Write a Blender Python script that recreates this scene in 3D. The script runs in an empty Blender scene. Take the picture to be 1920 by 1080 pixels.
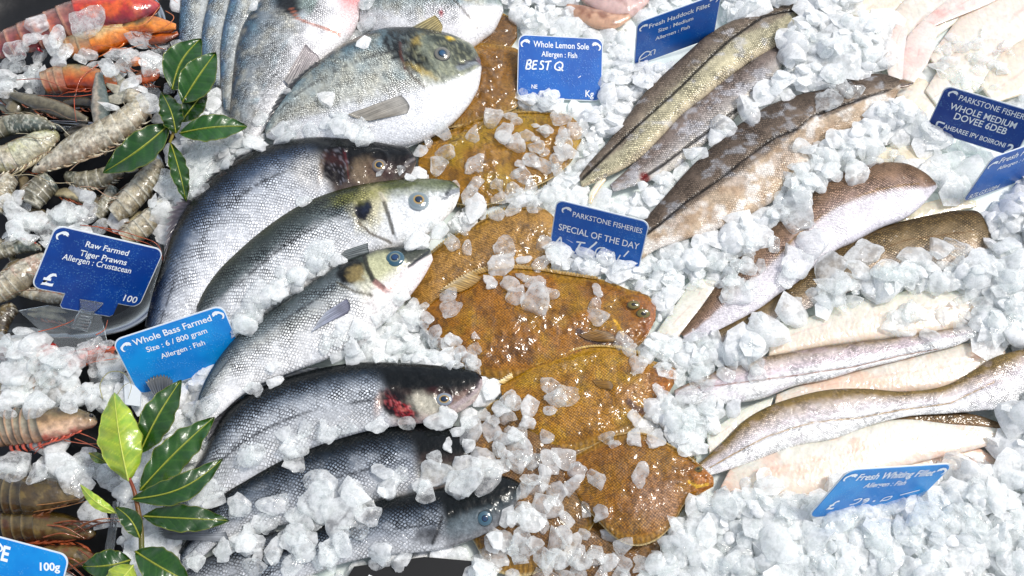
import bpy, math, random
import numpy as np
from mathutils import Vector, Matrix
from mathutils.bvhtree import BVHTree

random.seed(7); rng = np.random.default_rng(7)
sc = bpy.context.scene
# ---------------------------------------------------------------- camera, light, exposure
TILT = math.radians(25.0); DIST = 1.167
cam_d = bpy.data.cameras.new('camera'); cam = bpy.data.objects.new('camera', cam_d)
sc.collection.objects.link(cam); sc.camera = cam
cam_d.sensor_width = 36.0; cam_d.lens = 35.0; cam_d.clip_start = 0.05; cam_d.clip_end = 100
cam.location = (0, -DIST*math.sin(TILT), DIST*math.cos(TILT)); cam.rotation_euler = (TILT, 0, 0)
cam_d.dof.use_dof = False
SUN_EL, SUN_AZ = math.radians(57), math.radians(72)      # azimuth measured clockwise from +Y
world = bpy.data.worlds.new('World'); sc.world = world; world.use_nodes = True
wn = world.node_tree; bg = wn.nodes['Background']
sky = wn.nodes.new('ShaderNodeTexSky'); sky.sky_type = 'NISHITA'; sky.sun_disc = False
sky.sun_elevation = SUN_EL; sky.sun_rotation = SUN_AZ; sky.air_density = 1.0; sky.dust_density = 1.5; sky.ozone_density = 0.6
hs = wn.nodes.new('ShaderNodeHueSaturation'); hs.inputs['Saturation'].default_value = .5      # thin overcast: a greyer sky
wn.links.new(sky.outputs[0], hs.inputs['Color']); wn.links.new(hs.outputs[0], bg.inputs[0]); bg.inputs[1].default_value = 0.15
sun_d = bpy.data.lights.new('sun', 'SUN'); sun = bpy.data.objects.new('sun', sun_d); sc.collection.objects.link(sun)
sun_d.energy = 2.1; sun_d.angle = math.radians(13); sun_d.color = (1.0, 0.955, 0.89)
sdir = Vector((math.sin(SUN_AZ)*math.cos(SUN_EL), math.cos(SUN_AZ)*math.cos(SUN_EL), math.sin(SUN_EL)))
sun.rotation_euler = sdir.to_track_quat('Z', 'Y').to_euler(); sun.location = sdir*3
sc.view_settings.view_transform = 'Standard'; sc.view_settings.look = 'None'
sc.view_settings.exposure = 0.24; sc.view_settings.gamma = 1.0; sc.view_settings.use_curve_mapping = False
sc.cycles.max_bounces = 14; sc.cycles.transmission_bounces = 10; sc.cycles.diffuse_bounces = 8; sc.cycles.glossy_bounces = 3
sc.cycles.caustics_refractive = True; sc.cycles.caustics_reflective = False; sc.cycles.sample_clamp_indirect = 6
sc.cycles.use_denoising = True; sc.cycles.transparent_max_bounces = 24

# ---------------------------------------------------------------- photograph pixel -> point of the counter at height z
CAM = np.array(cam.location); F_PX = 1920*35.0/36.0
CR = np.array([1, 0, 0.]); CU = np.array([0, math.cos(TILT), math.sin(TILT)]); CF = np.array([0, math.sin(TILT), -math.cos(TILT)])
def ray(px, py):
    px = np.asarray(px, float)[..., None]; py = np.asarray(py, float)[..., None]
    return CR*(px-960)/F_PX - CU*(py-540)/F_PX + CF
def P(px, py, z=0.0):
    r = ray(px, py); z = np.asarray(z, float)
    k = (z - CAM[2])/r[..., 2]
    return CAM + r*k[..., None]
def pix(p):
    d = np.asarray(p) - CAM; w = d@CF
    return 960 + F_PX*(d@CR)/w, 540 - F_PX*(d@CU)/w

# ---------------------------------------------------------------- small maths
def lin(c):
    c = np.asarray(c, float)/255.0
    return np.where(c <= 0.04045, c/12.92, ((c+0.055)/1.055)**2.4)
def sst(a, b, x):
    t = np.clip((x-a)/(b-a), 0, 1); return t*t*(3-2*t)
def _h(i, j, s):
    n = (i.astype(np.int64)*374761393 + j.astype(np.int64)*668265263 + s*974634777) & 0xffffffff
    n = ((n ^ (n >> 13))*1274126177) & 0xffffffff
    return ((n ^ (n >> 16)) & 0xffff)/65535.0
def vn(x, y, s=0):
    i = np.floor(x); j = np.floor(y); fx = x-i; fy = y-j; fx = fx*fx*(3-2*fx); fy = fy*fy*(3-2*fy)
    i = i.astype(np.int64); j = j.astype(np.int64)
    return (_h(i, j, s)*(1-fx)+_h(i+1, j, s)*fx)*(1-fy) + (_h(i, j+1, s)*(1-fx)+_h(i+1, j+1, s)*fx)*fy
def fbm(x, y, s=0, o=4):
    r = 0; a = 0.5
    for k in range(o): r = r + a*vn(x*2**k, y*2**k, s+k); a *= 0.5
    return r/(1-0.5**o)
def mix(a, b, t):
    t = np.asarray(t)[..., None]; return a*(1-t)+np.asarray(b)*t
def ell(X, Y, cx, cy, rx, ry, ang=0, soft=0.3, ns=0.0, seed=0):
    a = math.radians(ang); c, s = math.cos(a), math.sin(a)       # ang: clockwise on the picture plane
    u = ((X-cx)*c+(Y-cy)*s)/rx; v = (-(X-cx)*s+(Y-cy)*c)/ry
    d = np.sqrt(u*u+v*v)
    if ns: d = d + ns*(fbm(X/7, Y/7, seed, 3)-.5)*2
    return 1-sst(1-soft, 1+soft, d)
def dline(X, Y, pts):
    d = np.full(X.shape, 1e9)
    for (x0, y0), (x1, y1) in zip(pts[:-1], pts[1:]):
        vx, vy = x1-x0, y1-y0; L = vx*vx+vy*vy
        t = np.clip(((X-x0)*vx+(Y-y0)*vy)/L, 0, 1)
        d = np.minimum(d, np.hypot(X-x0-t*vx, Y-y0-t*vy))
    return d
def step(X, Y, pts, h, back=16, fall=1.5):
    """overlapping plate: raised by h on the left of the line (in order), dropping sharply at the line itself"""
    best = np.full(X.shape, 1e9); side = np.zeros(X.shape)
    for (x0, y0), (x1, y1) in zip(pts[:-1], pts[1:]):
        vx, vy = x1-x0, y1-y0; L = vx*vx+vy*vy; t = np.clip(((X-x0)*vx+(Y-y0)*vy)/L, 0, 1)
        dx, dy = X-x0-t*vx, Y-y0-t*vy; d = np.hypot(dx, dy); cr = np.sign(vx*(Y-y0)-vy*(X-x0)); m = d < best
        best = np.where(m, d, best); side = np.where(m, cr, side)
    return h*np.where(side < 0, 1-sst(0, back, best), 1-sst(0, fall, best))
def lmask(X, Y, pts, wd, soft=1.5): return 1-sst(wd, wd+soft, dline(X, Y, pts))
def inpoly(x, y, poly):
    r = False; n = len(poly); j = n-1
    for i in range(n):
        xi, yi = poly[i]; xj, yj = poly[j]
        if (yi > y) != (yj > y) and x < (xj-xi)*(y-yi)/(yj-yi)+xi: r = not r
        j = i
    return r
def hermite(c, n):
    c = np.array(c, float); m = c[:, :2] if c.shape[1] < 4 else (c[:, :2]+c[:, 2:4])/2
    t = np.r_[0, np.cumsum(np.maximum(np.hypot(*(np.diff(m, axis=0).T)), 1e-3))]
    T = np.gradient(c, t, axis=0); u = np.linspace(0, t[-1], n)
    k = np.clip(np.searchsorted(t, u, side='right')-1, 0, len(t)-2); h = (t[k+1]-t[k])[:, None]; s = ((u-t[k])[:, None])/h
    return (2*s**3-3*s**2+1)*c[k]+(s**3-2*s**2+s)*h*T[k]+(-2*s**3+3*s**2)*c[k+1]+(s**3-s**2)*h*T[k+1]

# ---------------------------------------------------------------- objects
def link(o):
    sc.collection.objects.link(o); return o
def thing(name, label, cat, loc=(0, 0, 0), group=None):
    o = bpy.data.objects.new(name, None); link(o); o.location = Vector([float(v) for v in loc]); o.empty_display_size = 0.02
    o['label'] = label; o['category'] = cat
    if group: o['group'] = group
    return o
def mk(name, V, Fc, mt, parent=None, col=None, fl=None, uv=None, smooth=True):
    me = bpy.data.meshes.new(name); V = np.asarray(V, float)
    org = np.array(parent.matrix_basis.translation) if parent is not None and parent.parent is None else (np.array(parent['_org']) if parent is not None else np.zeros(3))
    me.from_pydata((V-org).tolist(), [], Fc.tolist() if isinstance(Fc, np.ndarray) else Fc)
    if smooth: me.polygons.foreach_set('use_smooth', [True]*len(me.polygons))
    if col is not None:
        a = me.color_attributes.new('Col', 'FLOAT_COLOR', 'POINT')
        a.data.foreach_set('color', np.c_[np.clip(col, 0, 1), np.ones(len(V))].ravel())
    for k, v in (fl or {}).items():
        a = me.attributes.new(k, 'FLOAT', 'POINT'); a.data.foreach_set('value', np.asarray(v, float).ravel())
    if uv is not None:
        L = me.uv_layers.new(name='UVMap'); li = np.empty(len(me.loops), int); me.loops.foreach_get('vertex_index', li)
        L.data.foreach_set('uv', uv[li].ravel())
    me.materials.append(mt); me.update()
    o = bpy.data.objects.new(name, me); link(o)
    if parent is not None:
        o.parent = parent; o['_org'] = [float(v) for v in org]
    return o

BV = []                                   # (BVH, bbox) of everything a chip or a fin may lie on
GX0, GY0, GS = -0.80, -0.50, 0.002; GNX, GNY = 800, 640
HF = np.full((GNX, GNY), -1.0)            # height field of the fish
def note(V, Fc, splat=True):
    Vl = V.tolist(); BV.append((BVHTree.FromPolygons(Vl, Fc.tolist() if isinstance(Fc, np.ndarray) else Fc), V.min(0), V.max(0)))
    if splat:
        i = ((V[:, 0]-GX0)/GS).astype(int); j = ((V[:, 1]-GY0)/GS).astype(int)
        for di in (0, 1):
            for dj in (0, 1):
                a, b = i+di, j+dj; ok = (a >= 0) & (a < GNX) & (b >= 0) & (b < GNY)
                np.maximum.at(HF, (a[ok], b[ok]), V[ok, 2])
def hit(px, py, only=None):
    d = Vector(ray(px, py)); d.normalize(); o = Vector(CAM); best = None
    for k, (b, lo, hi) in enumerate(BV):
        if only is not None and k not in only: continue
        r = b.ray_cast(o, d)
        if r[0] is not None and (best is None or r[3] < best[3]): best = r
    if best is None:
        p = P(px, py, 0.008); return np.array(p), np.array([0, 0, 1.])
    n = np.array(best[1]);
    if n@np.array(d) > 0: n = -n
    return np.array(best[0]), n

def loft(ctrl, z=0.018, ratio=.5, pw=1.0, step=2.8, nt=44, nb=18, bot=1.0, disp=None, dense=None, wmap=None, tp=1.0):
    """closed body whose silhouette follows the pairs (back x, y, belly x, y); returns V, F, dict of per-vertex data"""
    c = np.array(ctrl, float); m = (c[:, :2]+c[:, 2:4])/2
    if dense is None:
        L = np.hypot(*(np.diff(m, axis=0).T)).sum(); n = max(10, int(L/step)); Q = hermite(c[:, :4], n)
    else: Q = c[:, :4]; n = len(Q)
    D, Vv = Q[:, :2], Q[:, 2:]
    s = np.linspace(0, 1, n)
    zz = np.interp(s, np.linspace(0, 1, len(np.atleast_1d(z))), np.atleast_1d(z))
    Dw = P(D[:, 0], D[:, 1], zz); Vw = P(Vv[:, 0], Vv[:, 1], zz)
    C = (Dw+Vw)/2; A = (Dw-Vw)/2; hw = np.linalg.norm(A, axis=1)
    th = ratio*hw.max()*(hw/hw.max())**tp
    ang = np.r_[np.linspace(0, math.pi, nt, endpoint=False), np.linspace(math.pi, 2*math.pi, nb, endpoint=False)]
    cx = np.cos(ang); sz = np.sign(np.sin(ang))*np.clip(1-np.abs(cx)**(2/pw), 0, 1)**(pw/2)     # evenly spaced across the back
    M = len(ang); w = (1-cx)/2
    pos = C[:, None]+A[:, None]*cx[None, :, None]; zt = th[:, None]*np.where(sz > 0, sz, sz*bot)[None]
    pos[..., 2] += zt
    PX = D[:, None, 0]*(1-w)+Vv[:, None, 0]*w; PY = D[:, None, 1]*(1-w)+Vv[:, None, 1]*w
    S = np.repeat(s[:, None], M, 1); W = np.repeat(w[None], n, 0); T = np.repeat(sz[None], n, 0)
    arc = np.r_[0, np.cumsum(np.linalg.norm(np.diff(C, axis=0), axis=1))]
    uv = np.stack([np.repeat(arc[:, None], M, 1), (W-.5)*2*(0.55*hw.max()+0.45*hw[:, None])], -1)
    if disp is not None: pos[..., 2] += disp(PX, PY, W, S)*np.clip(T, 0, 1)**.6
    idx = np.arange(n*M).reshape(n, M)
    a = idx[:-1]; b = idx[1:]
    Fc = np.stack([a, np.roll(a, -1, 1), np.roll(b, -1, 1), b], -1).reshape(-1, 4).tolist()
    Fc = [list(f[::-1]) for f in Fc]
    Fc.append(idx[0].tolist()); Fc.append(idx[-1][::-1].tolist())
    d = dict(PX=PX.ravel(), PY=PY.ravel(), W=W.ravel(), S=S.ravel(), T=T.ravel(), uv=uv.reshape(-1, 2), L=arc[-1], hw=hw.max())
    return pos.reshape(-1, 3), Fc, d

def tube(pts, r, k=7, flat=1.0):
    """tube through 3-D points; r scalar or list"""
    p = np.array(pts, float); n = len(p); r = np.interp(np.linspace(0, 1, n), np.linspace(0, 1, len(np.atleast_1d(r))), np.atleast_1d(r))
    t = np.gradient(p, axis=0); t /= np.linalg.norm(t, axis=1)[:, None]+1e-12
    up = np.array([0, 0, 1.]); a = np.cross(t, up); a /= np.linalg.norm(a, axis=1)[:, None]+1e-9; b = np.cross(a, t)
    th = np.linspace(0, 2*math.pi, k, endpoint=False)
    V = p[:, None]+r[:, None, None]*(a[:, None]*np.cos(th)[None, :, None]+flat*b[:, None]*np.sin(th)[None, :, None])
    idx = np.arange(n*k).reshape(n, k); A, B = idx[:-1], idx[1:]
    Fc = np.stack([A, B, np.roll(B, -1, 1), np.roll(A, -1, 1)], -1).reshape(-1, 4).tolist()
    Fc.append(idx[0].tolist()); Fc.append(idx[-1][::-1].tolist())
    return V.reshape(-1, 3), Fc
def join(parts):
    V = []; Fc = []; o = 0
    for v, f in parts:
        V.append(v); Fc += [[i+o for i in q] for q in f]; o += len(v)
    return np.concatenate(V), Fc
def curve3(pts, n=24):
    """pts: (px, py, z) -> smooth 3-D polyline"""
    q = hermite(np.array(pts, float), n); return P(q[:, 0], q[:, 1], q[:, 2])

# ---------------------------------------------------------------- materials
class G:
    def __init__(s, name):
        s.m = bpy.data.materials.new(name); s.m.use_nodes = True; s.nt = s.m.node_tree
        s.b = s.nt.nodes['Principled BSDF']; s.out = s.nt.nodes['Material Output']
    def n(s, t, ins=None, out=0, **pr):
        x = s.nt.nodes.new('ShaderNode'+t)
        for k, v in pr.items(): setattr(x, k, v)
        for k, v in (ins or {}).items(): s.set(x.inputs[k], v)
        return x.outputs[out]
    def set(s, sock, v):
        if isinstance(v, bpy.types.NodeSocket): s.nt.links.new(v, sock)
        else: sock.default_value = v
    def bs(s, **k):
        for a, v in k.items(): s.set(s.b.inputs[a.replace('_', ' ')], v)
        return s.m
    def math(s, op, a, b=0.0, c=None):
        i = {0: a, 1: b}
        if c is not None: i[2] = c
        return s.n('Math', i, operation=op)
    def ramp(s, v, a, b, lo=0.0, hi=1.0): return s.n('MapRange', {'Value': v, 'From Min': a, 'From Max': b, 'To Min': lo, 'To Max': hi}, interpolation_type='SMOOTHSTEP')
    def attr(s, n, out='Fac'):
        x = s.nt.nodes.new('ShaderNodeAttribute'); x.attribute_name = n; return x.outputs[out]
    def mixc(s, f, a, b, bt='MIX'):
        x = s.nt.nodes.new('ShaderNodeMix'); x.data_type = 'RGBA'; x.blend_type = bt; x.clamp_factor = True
        s.set(x.inputs[0], f); s.set(x.inputs[6], a); s.set(x.inputs[7], b); return x.outputs[2]
    def scale(s, col, f): return s.mixc(1.0, col, s.n('CombineColor', {0: f, 1: f, 2: f}), 'MULTIPLY')
    def bump(s, h, strength, dist, nrm=None):
        i = {'Height': h, 'Strength': strength, 'Distance': dist}
        if nrm is not None: i['Normal'] = nrm
        return s.n('Bump', i)
    def pos(s):
        if not hasattr(s, '_p'): s._p = s.nt.nodes.new('ShaderNodeNewGeometry').outputs['Position']
        return s._p
    def obj(s): return s.n('TexCoord', out=3)
    def noise(s, scale, detail=3.0, rough=.55, vec=None, out=0):
        i = {'Scale': scale, 'Detail': detail, 'Roughness': rough}
        i['Vector'] = vec if vec is not None else s.pos()
        return s.n('TexNoise', i, out=out)

def fish_mat(name, size, asp=0.85, dark=.25, hi=1.35, rnd=.22, rough=.3, bumps=.6, coat=.6, edge=(.05, .26)):
    g = G(name)
    mp = g.n('Mapping', {'Vector': g.n('TexCoord', out=2), 'Rotation': (0, 0, math.radians(45)), 'Scale': (1, 1, 1)})
    pre = g.n('Mapping', {'Vector': g.n('TexCoord', out=2), 'Scale': (1/size, 1/(size*asp), 1)})
    wob = g.n('VectorMath', {0: g.noise(70, 2, vec=g.n('TexCoord', out=2), out=1), 1: (1.2, 1.2, 0)}, operation='MULTIPLY')
    vec = g.n('VectorMath', {0: pre, 1: wob}, operation='ADD')
    rot = g.n('Mapping', {'Vector': vec, 'Rotation': (0, 0, math.radians(45))})
    ve = g.nt.nodes.new('ShaderNodeTexVoronoi'); ve.voronoi_dimensions = '2D'; ve.feature = 'DISTANCE_TO_EDGE'; g.set(ve.inputs['Vector'], rot); ve.inputs['Scale'].default_value = 1; ve.inputs['Randomness'].default_value = rnd
    vf = g.nt.nodes.new('ShaderNodeTexVoronoi'); vf.voronoi_dimensions = '2D'; vf.feature = 'F1'; g.set(vf.inputs['Vector'], rot); vf.inputs['Scale'].default_value = 1; vf.inputs['Randomness'].default_value = rnd
    dv = g.n('VectorMath', {0: rot, 1: vf.outputs['Position']}, operation='SUBTRACT')
    dp = g.nt.nodes.new('ShaderNodeVectorMath'); dp.operation = 'DOT_PRODUCT'; g.set(dp.inputs[0], dv); dp.inputs[1].default_value = (.7071, .7071, 0); du = dp.outputs['Value']
    e = g.math('MULTIPLY', g.ramp(ve.outputs['Distance'], edge[0]-.03, edge[1]), g.ramp(du, -.66, .12))  # colour darkens at each scale's head side: painted shade under the scale before
    cr = g.n('SeparateColor', {0: vf.outputs['Color']})
    jit = g.n('MapRange', {'Value': cr, 'To Min': .6, 'To Max': 1.4})
    S = g.math('MULTIPLY', g.attr('sc'), g.n('MapRange', {'Value': g.noise(38, 3), 'From Min': .36, 'From Max': .62, 'To Min': .15, 'To Max': 1.15}))
    f1 = g.math('MULTIPLY', g.n('MapRange', {'Value': e, 'To Min': dark, 'To Max': hi}), jit)
    fac = g.math('ADD', g.math('MULTIPLY', S, g.math('SUBTRACT', f1, 1.0)), 1.0)
    fine = g.n('MapRange', {'Value': g.noise(900, 3, .7), 'From Min': .3, 'From Max': .7, 'To Min': .8, 'To Max': 1.15})
    sk = g.n('MapRange', {'Value': g.noise(330, 4, .7), 'From Min': .34, 'From Max': .66, 'To Min': .66, 'To Max': 1.2})
    sk = g.math('ADD', g.math('MULTIPLY', g.math('SUBTRACT', sk, 1.0), g.math('SUBTRACT', 1.0, g.math('MULTIPLY', g.attr('sc'), .7))), 1.0)
    col = g.scale(g.attr('Col', 'Color'), g.math('MULTIPLY', g.math('MULTIPLY', fac, fine), sk))
    saw = g.math('ADD', g.math('MULTIPLY', du, .6), g.ramp(ve.outputs['Distance'], 0, .25))
    b1 = g.bump(g.math('MULTIPLY', saw, S), bumps, size*.28)
    b2 = g.bump(g.noise(420, 4, .6), .35, .0005, b1)
    b3 = g.bump(g.noise(210, 1, .5), .8, .0012)
    g.bs(Base_Color=col, Metallic=g.attr('met'), Roughness=g.n('MapRange', {'Value': g.noise(60, 3), 'To Min': rough-.1, 'To Max': rough+.14}), Normal=b2,
         Coat_Weight=coat*1.2, Coat_Roughness=.05, Coat_Normal=b3, Specular_IOR_Level=.12)
    return g.m
M = {}
M['bass'] = fish_mat('bass_skin', .0038, .8, .16, 1.6, .38, .24, .8, .4, (.05, .30))  # strong scale contrast paints white glints into the bass colour
M['bream'] = fish_mat('bream_skin', .0036, .55, .3, 1.5, .7, .26, .9, .4)
M['haddock'] = fish_mat('haddock_skin', .0030, .8, .55, 1.28, .35, .42, .8, .12)
M['pollock'] = fish_mat('pollock_skin', .0034, .8, .5, 1.25, .25, .36, .7, .18)
M['whiting'] = fish_mat('whiting_skin', .0024, .8, .62, 1.2, .5, .38, .6, .35)
def sole_mat():
    g = G('sole_skin')
    pre = g.n('Mapping', {'Vector': g.n('TexCoord', out=2), 'Scale': (1/.0026, 1/.0024, 1)})
    rot = g.n('Mapping', {'Vector': pre, 'Rotation': (0, 0, .78)})
    ve = g.nt.nodes.new('ShaderNodeTexVoronoi'); ve.voronoi_dimensions = '2D'; ve.feature = 'F1'; g.set(ve.inputs['Vector'], rot); ve.inputs['Scale'].default_value = 1; ve.inputs['Randomness'].default_value = .3
    S = g.attr('sc')
    pat = g.n('MapRange', {'Value': ve.outputs['Distance'], 'From Min': .1, 'From Max': .6, 'To Min': 1.4, 'To Max': .55})
    fac = g.math('ADD', g.math('MULTIPLY', S, g.math('SUBTRACT', pat, 1.0)), 1.0)
    spots = g.n('MapRange', {'Value': g.noise(420, 4, .75), 'From Min': .38, 'From Max': .64, 'To Min': 1.35, 'To Max': .5})
    col = g.scale(g.attr('Col', 'Color'), g.math('MULTIPLY', fac, spots))
    b1 = g.bump(g.math('MULTIPLY', g.math('SUBTRACT', 1, ve.outputs['Distance']), S), .6, .0009)
    b2 = g.bump(g.noise(180, 4, .6), .4, .0015, b1)
    wet = g.attr('met')
    rdg = g.math('MULTIPLY', g.noise(120, 1.2, .45), g.math('ADD', .14, g.math('MULTIPLY', wet, 1.5)))
    cb = g.bump(rdg, 1.0, .0021, g.bump(g.noise(40, 1, .5), .5, .006))
    g.bs(Base_Color=col, Roughness=.36, Normal=b2, Coat_Weight=g.math('ADD', .45, g.math('MULTIPLY', wet, .55)), Coat_Roughness=.04, Coat_IOR=1.6, Coat_Normal=cb, Specular_IOR_Level=.2)
    return g.m
M['sole'] = sole_mat()
def flesh_mat(name='fillet_flesh'):
    g = G(name)
    wv = g.n('TexWave', {'Vector': g.n('TexCoord', out=2), 'Scale': 48.0, 'Distortion': 9.0, 'Detail': 3.0, 'Detail Scale': 1.2}, out=1)
    n1 = g.noise(130, 5, .6)
    f = g.math('MULTIPLY', g.n('MapRange', {'Value': n1, 'From Min': .3, 'From Max': .7, 'To Min': .86, 'To Max': 1.08}), g.n('MapRange', {'Value': wv, 'To Min': .975, 'To Max': 1.01}))
    g.bs(Base_Color=g.scale(g.attr('Col', 'Color'), f), Roughness=.3, Subsurface_Weight=.35, Subsurface_Radius=(.009, .005, .003), Subsurface_Scale=.7,
         Normal=g.bump(wv, .10, .0006, g.bump(g.noise(260, 4), .35, .0008)), Coat_Weight=.7, Coat_Roughness=.05, Coat_Normal=g.bump(g.noise(130, 1, .5), .8, .0016))
    return g.m
M['flesh'] = flesh_mat()
def vcol_mat(name, rough=.35, coat=.5, ns=300, bs=.4, bd=.0006, trans=0.0, sss=0.0, var=.2, cr=.06, nvar=80):
    g = G(name)
    f = g.n('MapRange', {'Value': g.noise(nvar, 5, .65), 'From Min': .3, 'From Max': .7, 'To Min': 1-var, 'To Max': 1+var*.6})
    b = g.bump(g.noise(ns, 4, .6), bs, bd)
    g.bs(Base_Color=g.scale(g.attr('Col', 'Color'), f), Roughness=rough, Normal=b, Coat_Weight=coat, Coat_Roughness=cr, Transmission_Weight=trans, Subsurface_Weight=sss, Subsurface_Radius=(.006, .004, .002), Subsurface_Scale=.6, Coat_Normal=g.bump(g.noise(190, 1, .5), .7, .0012))
    return g.m
M['prawn'] = vcol_mat('prawn_shell', .25, 1.0, 160, .5, .0016, sss=.12, var=.5, nvar=120)
M['rawprawn'] = vcol_mat('raw_prawn_shell', .42, .5, 420, .9, .0012, sss=.15, var=.6, cr=.15, nvar=160)
M['fin'] = vcol_mat('fish_fin', .35, .4, 400, .3, .0004, var=.25)
M['eye'] = vcol_mat('fish_eye', .12, 1.0, 30, .05, .0002, var=.05, cr=.02)
M['leaf'] = vcol_mat('bay_leaf', .33, .45, 240, .45, .0008, var=.28, cr=.12, nvar=60)
M['stem'] = vcol_mat('bay_stem', .5, .1)
def plain(name, col, rough=.4, metal=0, coat=0, trans=0, ior=1.45, bump=None, var=.12, ns=40):
    g = G(name); f = g.n('MapRange', {'Value': g.noise(ns, 4), 'To Min': 1-var, 'To Max': 1+var})
    k = dict(Base_Color=g.scale(tuple(lin(col))+(1,), f), Roughness=rough, Metallic=metal, Coat_Weight=coat, Coat_Roughness=.05, Transmission_Weight=trans, IOR=ior)
    if bump: k['Normal'] = g.bump(g.noise(bump[0], 3), bump[1], bump[2])
    g.bs(**k); return g.m
M['steel'] = plain('brushed_steel', (196, 200, 202), .22, .95, bump=(25, .3, .002), var=.12)
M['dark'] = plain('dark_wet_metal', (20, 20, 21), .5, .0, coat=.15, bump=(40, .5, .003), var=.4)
M['black'] = plain('black_plastic', (7, 7, 8), .5, 0, coat=0, var=.3)
M['acrylic'] = plain('clear_acrylic', (236, 242, 244), .06, 0, trans=.92, ior=1.3, bump=(60, .15, .001), var=.03)
M['white'] = plain('white_print', (240, 245, 248), .4, var=.04)
M['whiteedge'] = plain('white_plastic_edge', (226, 232, 235), .45, var=.04)
def sign_mat(name, col, col2):
    g = G(name)
    n = g.noise(25, 3); base = g.mixc(g.ramp(n, .35, .65), tuple(lin(col))+(1,), tuple(lin(col2))+(1,))
    v = g.nt.nodes.new('ShaderNodeTexVoronoi'); g.set(v.inputs['Vector'], g.pos()); v.inputs['Scale'].default_value = 420; v.inputs['Randomness'].default_value = 1
    dr = g.math('MULTIPLY', g.ramp(v.outputs['Distance'], .45, .1), g.ramp(g.noise(60, 2), .42, .6))
    base = g.mixc(g.math('MULTIPLY', dr, .25), base, tuple(lin((120, 190, 230)))+(1,))
    g.bs(Base_Color=base, Roughness=.38, Specular_IOR_Level=.35, Coat_Weight=.25, Coat_Roughness=.1, Coat_Normal=g.bump(dr, .7, .0008), Normal=g.bump(dr, .4, .0006))
    return g.m
M['blue'] = sign_mat('blue_sign', (0, 84, 172), (0, 98, 186))
M['blue_sheen'] = sign_mat('sheened_blue_sign', (0, 126, 208), (10, 146, 222))  # sky reflection on the boards painted in as a lighter base blue
M['navy'] = sign_mat('navy_sign', (0, 54, 134), (0, 64, 148))
def ice_mat(name, t0, t1, col, trl=.35, bs=.45):
    """melting ice: frosted white scattering mixed with clear ice one sees through, under a wet film"""
    g = G(name)
    k = g.math('FRACT', g.math('ADD', g.math('MULTIPLY', g.attr('rnd'), .97), g.math('MULTIPLY', g.n('ObjectInfo', out=5), .97)))
    n = g.noise(120, 4, .65); frost = g.noise(900, 3, .7)
    mv = g.math('ADD', g.math('MULTIPLY', k, .5), g.math('MULTIPLY', g.ramp(n, .36, .62), .5))
    face = g.n('LayerWeight', {'Blend': .35}, out=1)
    tr = g.math('MULTIPLY', g.n('MapRange', {'Value': mv, 'To Min': t0, 'To Max': t1}), g.n('MapRange', {'Value': face, 'From Min': .3, 'From Max': 1.0, 'To Min': 1.0, 'To Max': .35}))
    nm = g.bump(frost, .25, .0003, g.bump(g.noise(200, 3, .6), bs, .0016))
    c = tuple(col)+(1,)
    d = g.nt.nodes.new('ShaderNodeBsdfDiffuse'); d.inputs['Color'].default_value = c; g.set(d.inputs['Normal'], nm)
    t = g.nt.nodes.new('ShaderNodeBsdfTranslucent'); t.inputs['Color'].default_value = c; g.set(t.inputs['Normal'], nm)
    p = g.nt.nodes.new('ShaderNodeBsdfTransparent'); p.inputs['Color'].default_value = (.985, 1, .995, 1)
    gl = g.nt.nodes.new('ShaderNodeBsdfGlossy'); gl.inputs['Roughness'].default_value = .06; g.set(gl.inputs['Normal'], g.bump(g.noise(230, 1, .5), .8, .0014))
    def mx(f, a, b):
        x = g.nt.nodes.new('ShaderNodeMixShader'); g.set(x.inputs[0], f); g.nt.links.new(a, x.inputs[1]); g.nt.links.new(b, x.inputs[2]); return x.outputs[0]
    fr = g.nt.nodes.new('ShaderNodeFresnel'); fr.inputs['IOR'].default_value = 1.33; g.set(fr.inputs['Normal'], nm)
    fro = g.math('MULTIPLY', fr.outputs[0], g.math('SUBTRACT', 1.0, g.n('NewGeometry', out=6)))
    out = mx(fro, mx(tr, mx(trl, d.outputs[0], t.outputs[0]), p.outputs[0]), gl.outputs[0])
    g.nt.nodes.remove(g.b); g.nt.links.new(out, g.out.inputs['Surface'])
    return g.m
M['ice'] = ice_mat('wet_ice', .4, .93, (.99, .998, .995), .05)
M['iceclear'] = ice_mat('clear_wet_ice', .55, .92, (.99, .99, .985), .05)
M['icebed'] = ice_mat('packed_crushed_ice', .15, .72, (.995, 1, .998), .0, .12)
def bed_mat():
    g = G('melting_ice_floor')
    n = g.noise(22, 5, .6)
    c = g.mixc(g.ramp(n, .3, .7), tuple(lin((232, 244, 239)))+(1,), tuple(lin((244, 250, 248)))+(1,))
    v = g.nt.nodes.new('ShaderNodeTexVoronoi'); v.feature = 'SMOOTH_F1'; v.inputs['Scale'].default_value = 42; g.set(v.inputs['Vector'], g.pos())
    g.bs(Base_Color=c, Roughness=.3, Coat_Weight=.3, Coat_Roughness=.12, Normal=g.bump(v.outputs['Distance'], .5, .008, g.bump(n, .5, .006)))
    return g.m
M['bed'] = bed_mat()
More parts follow.
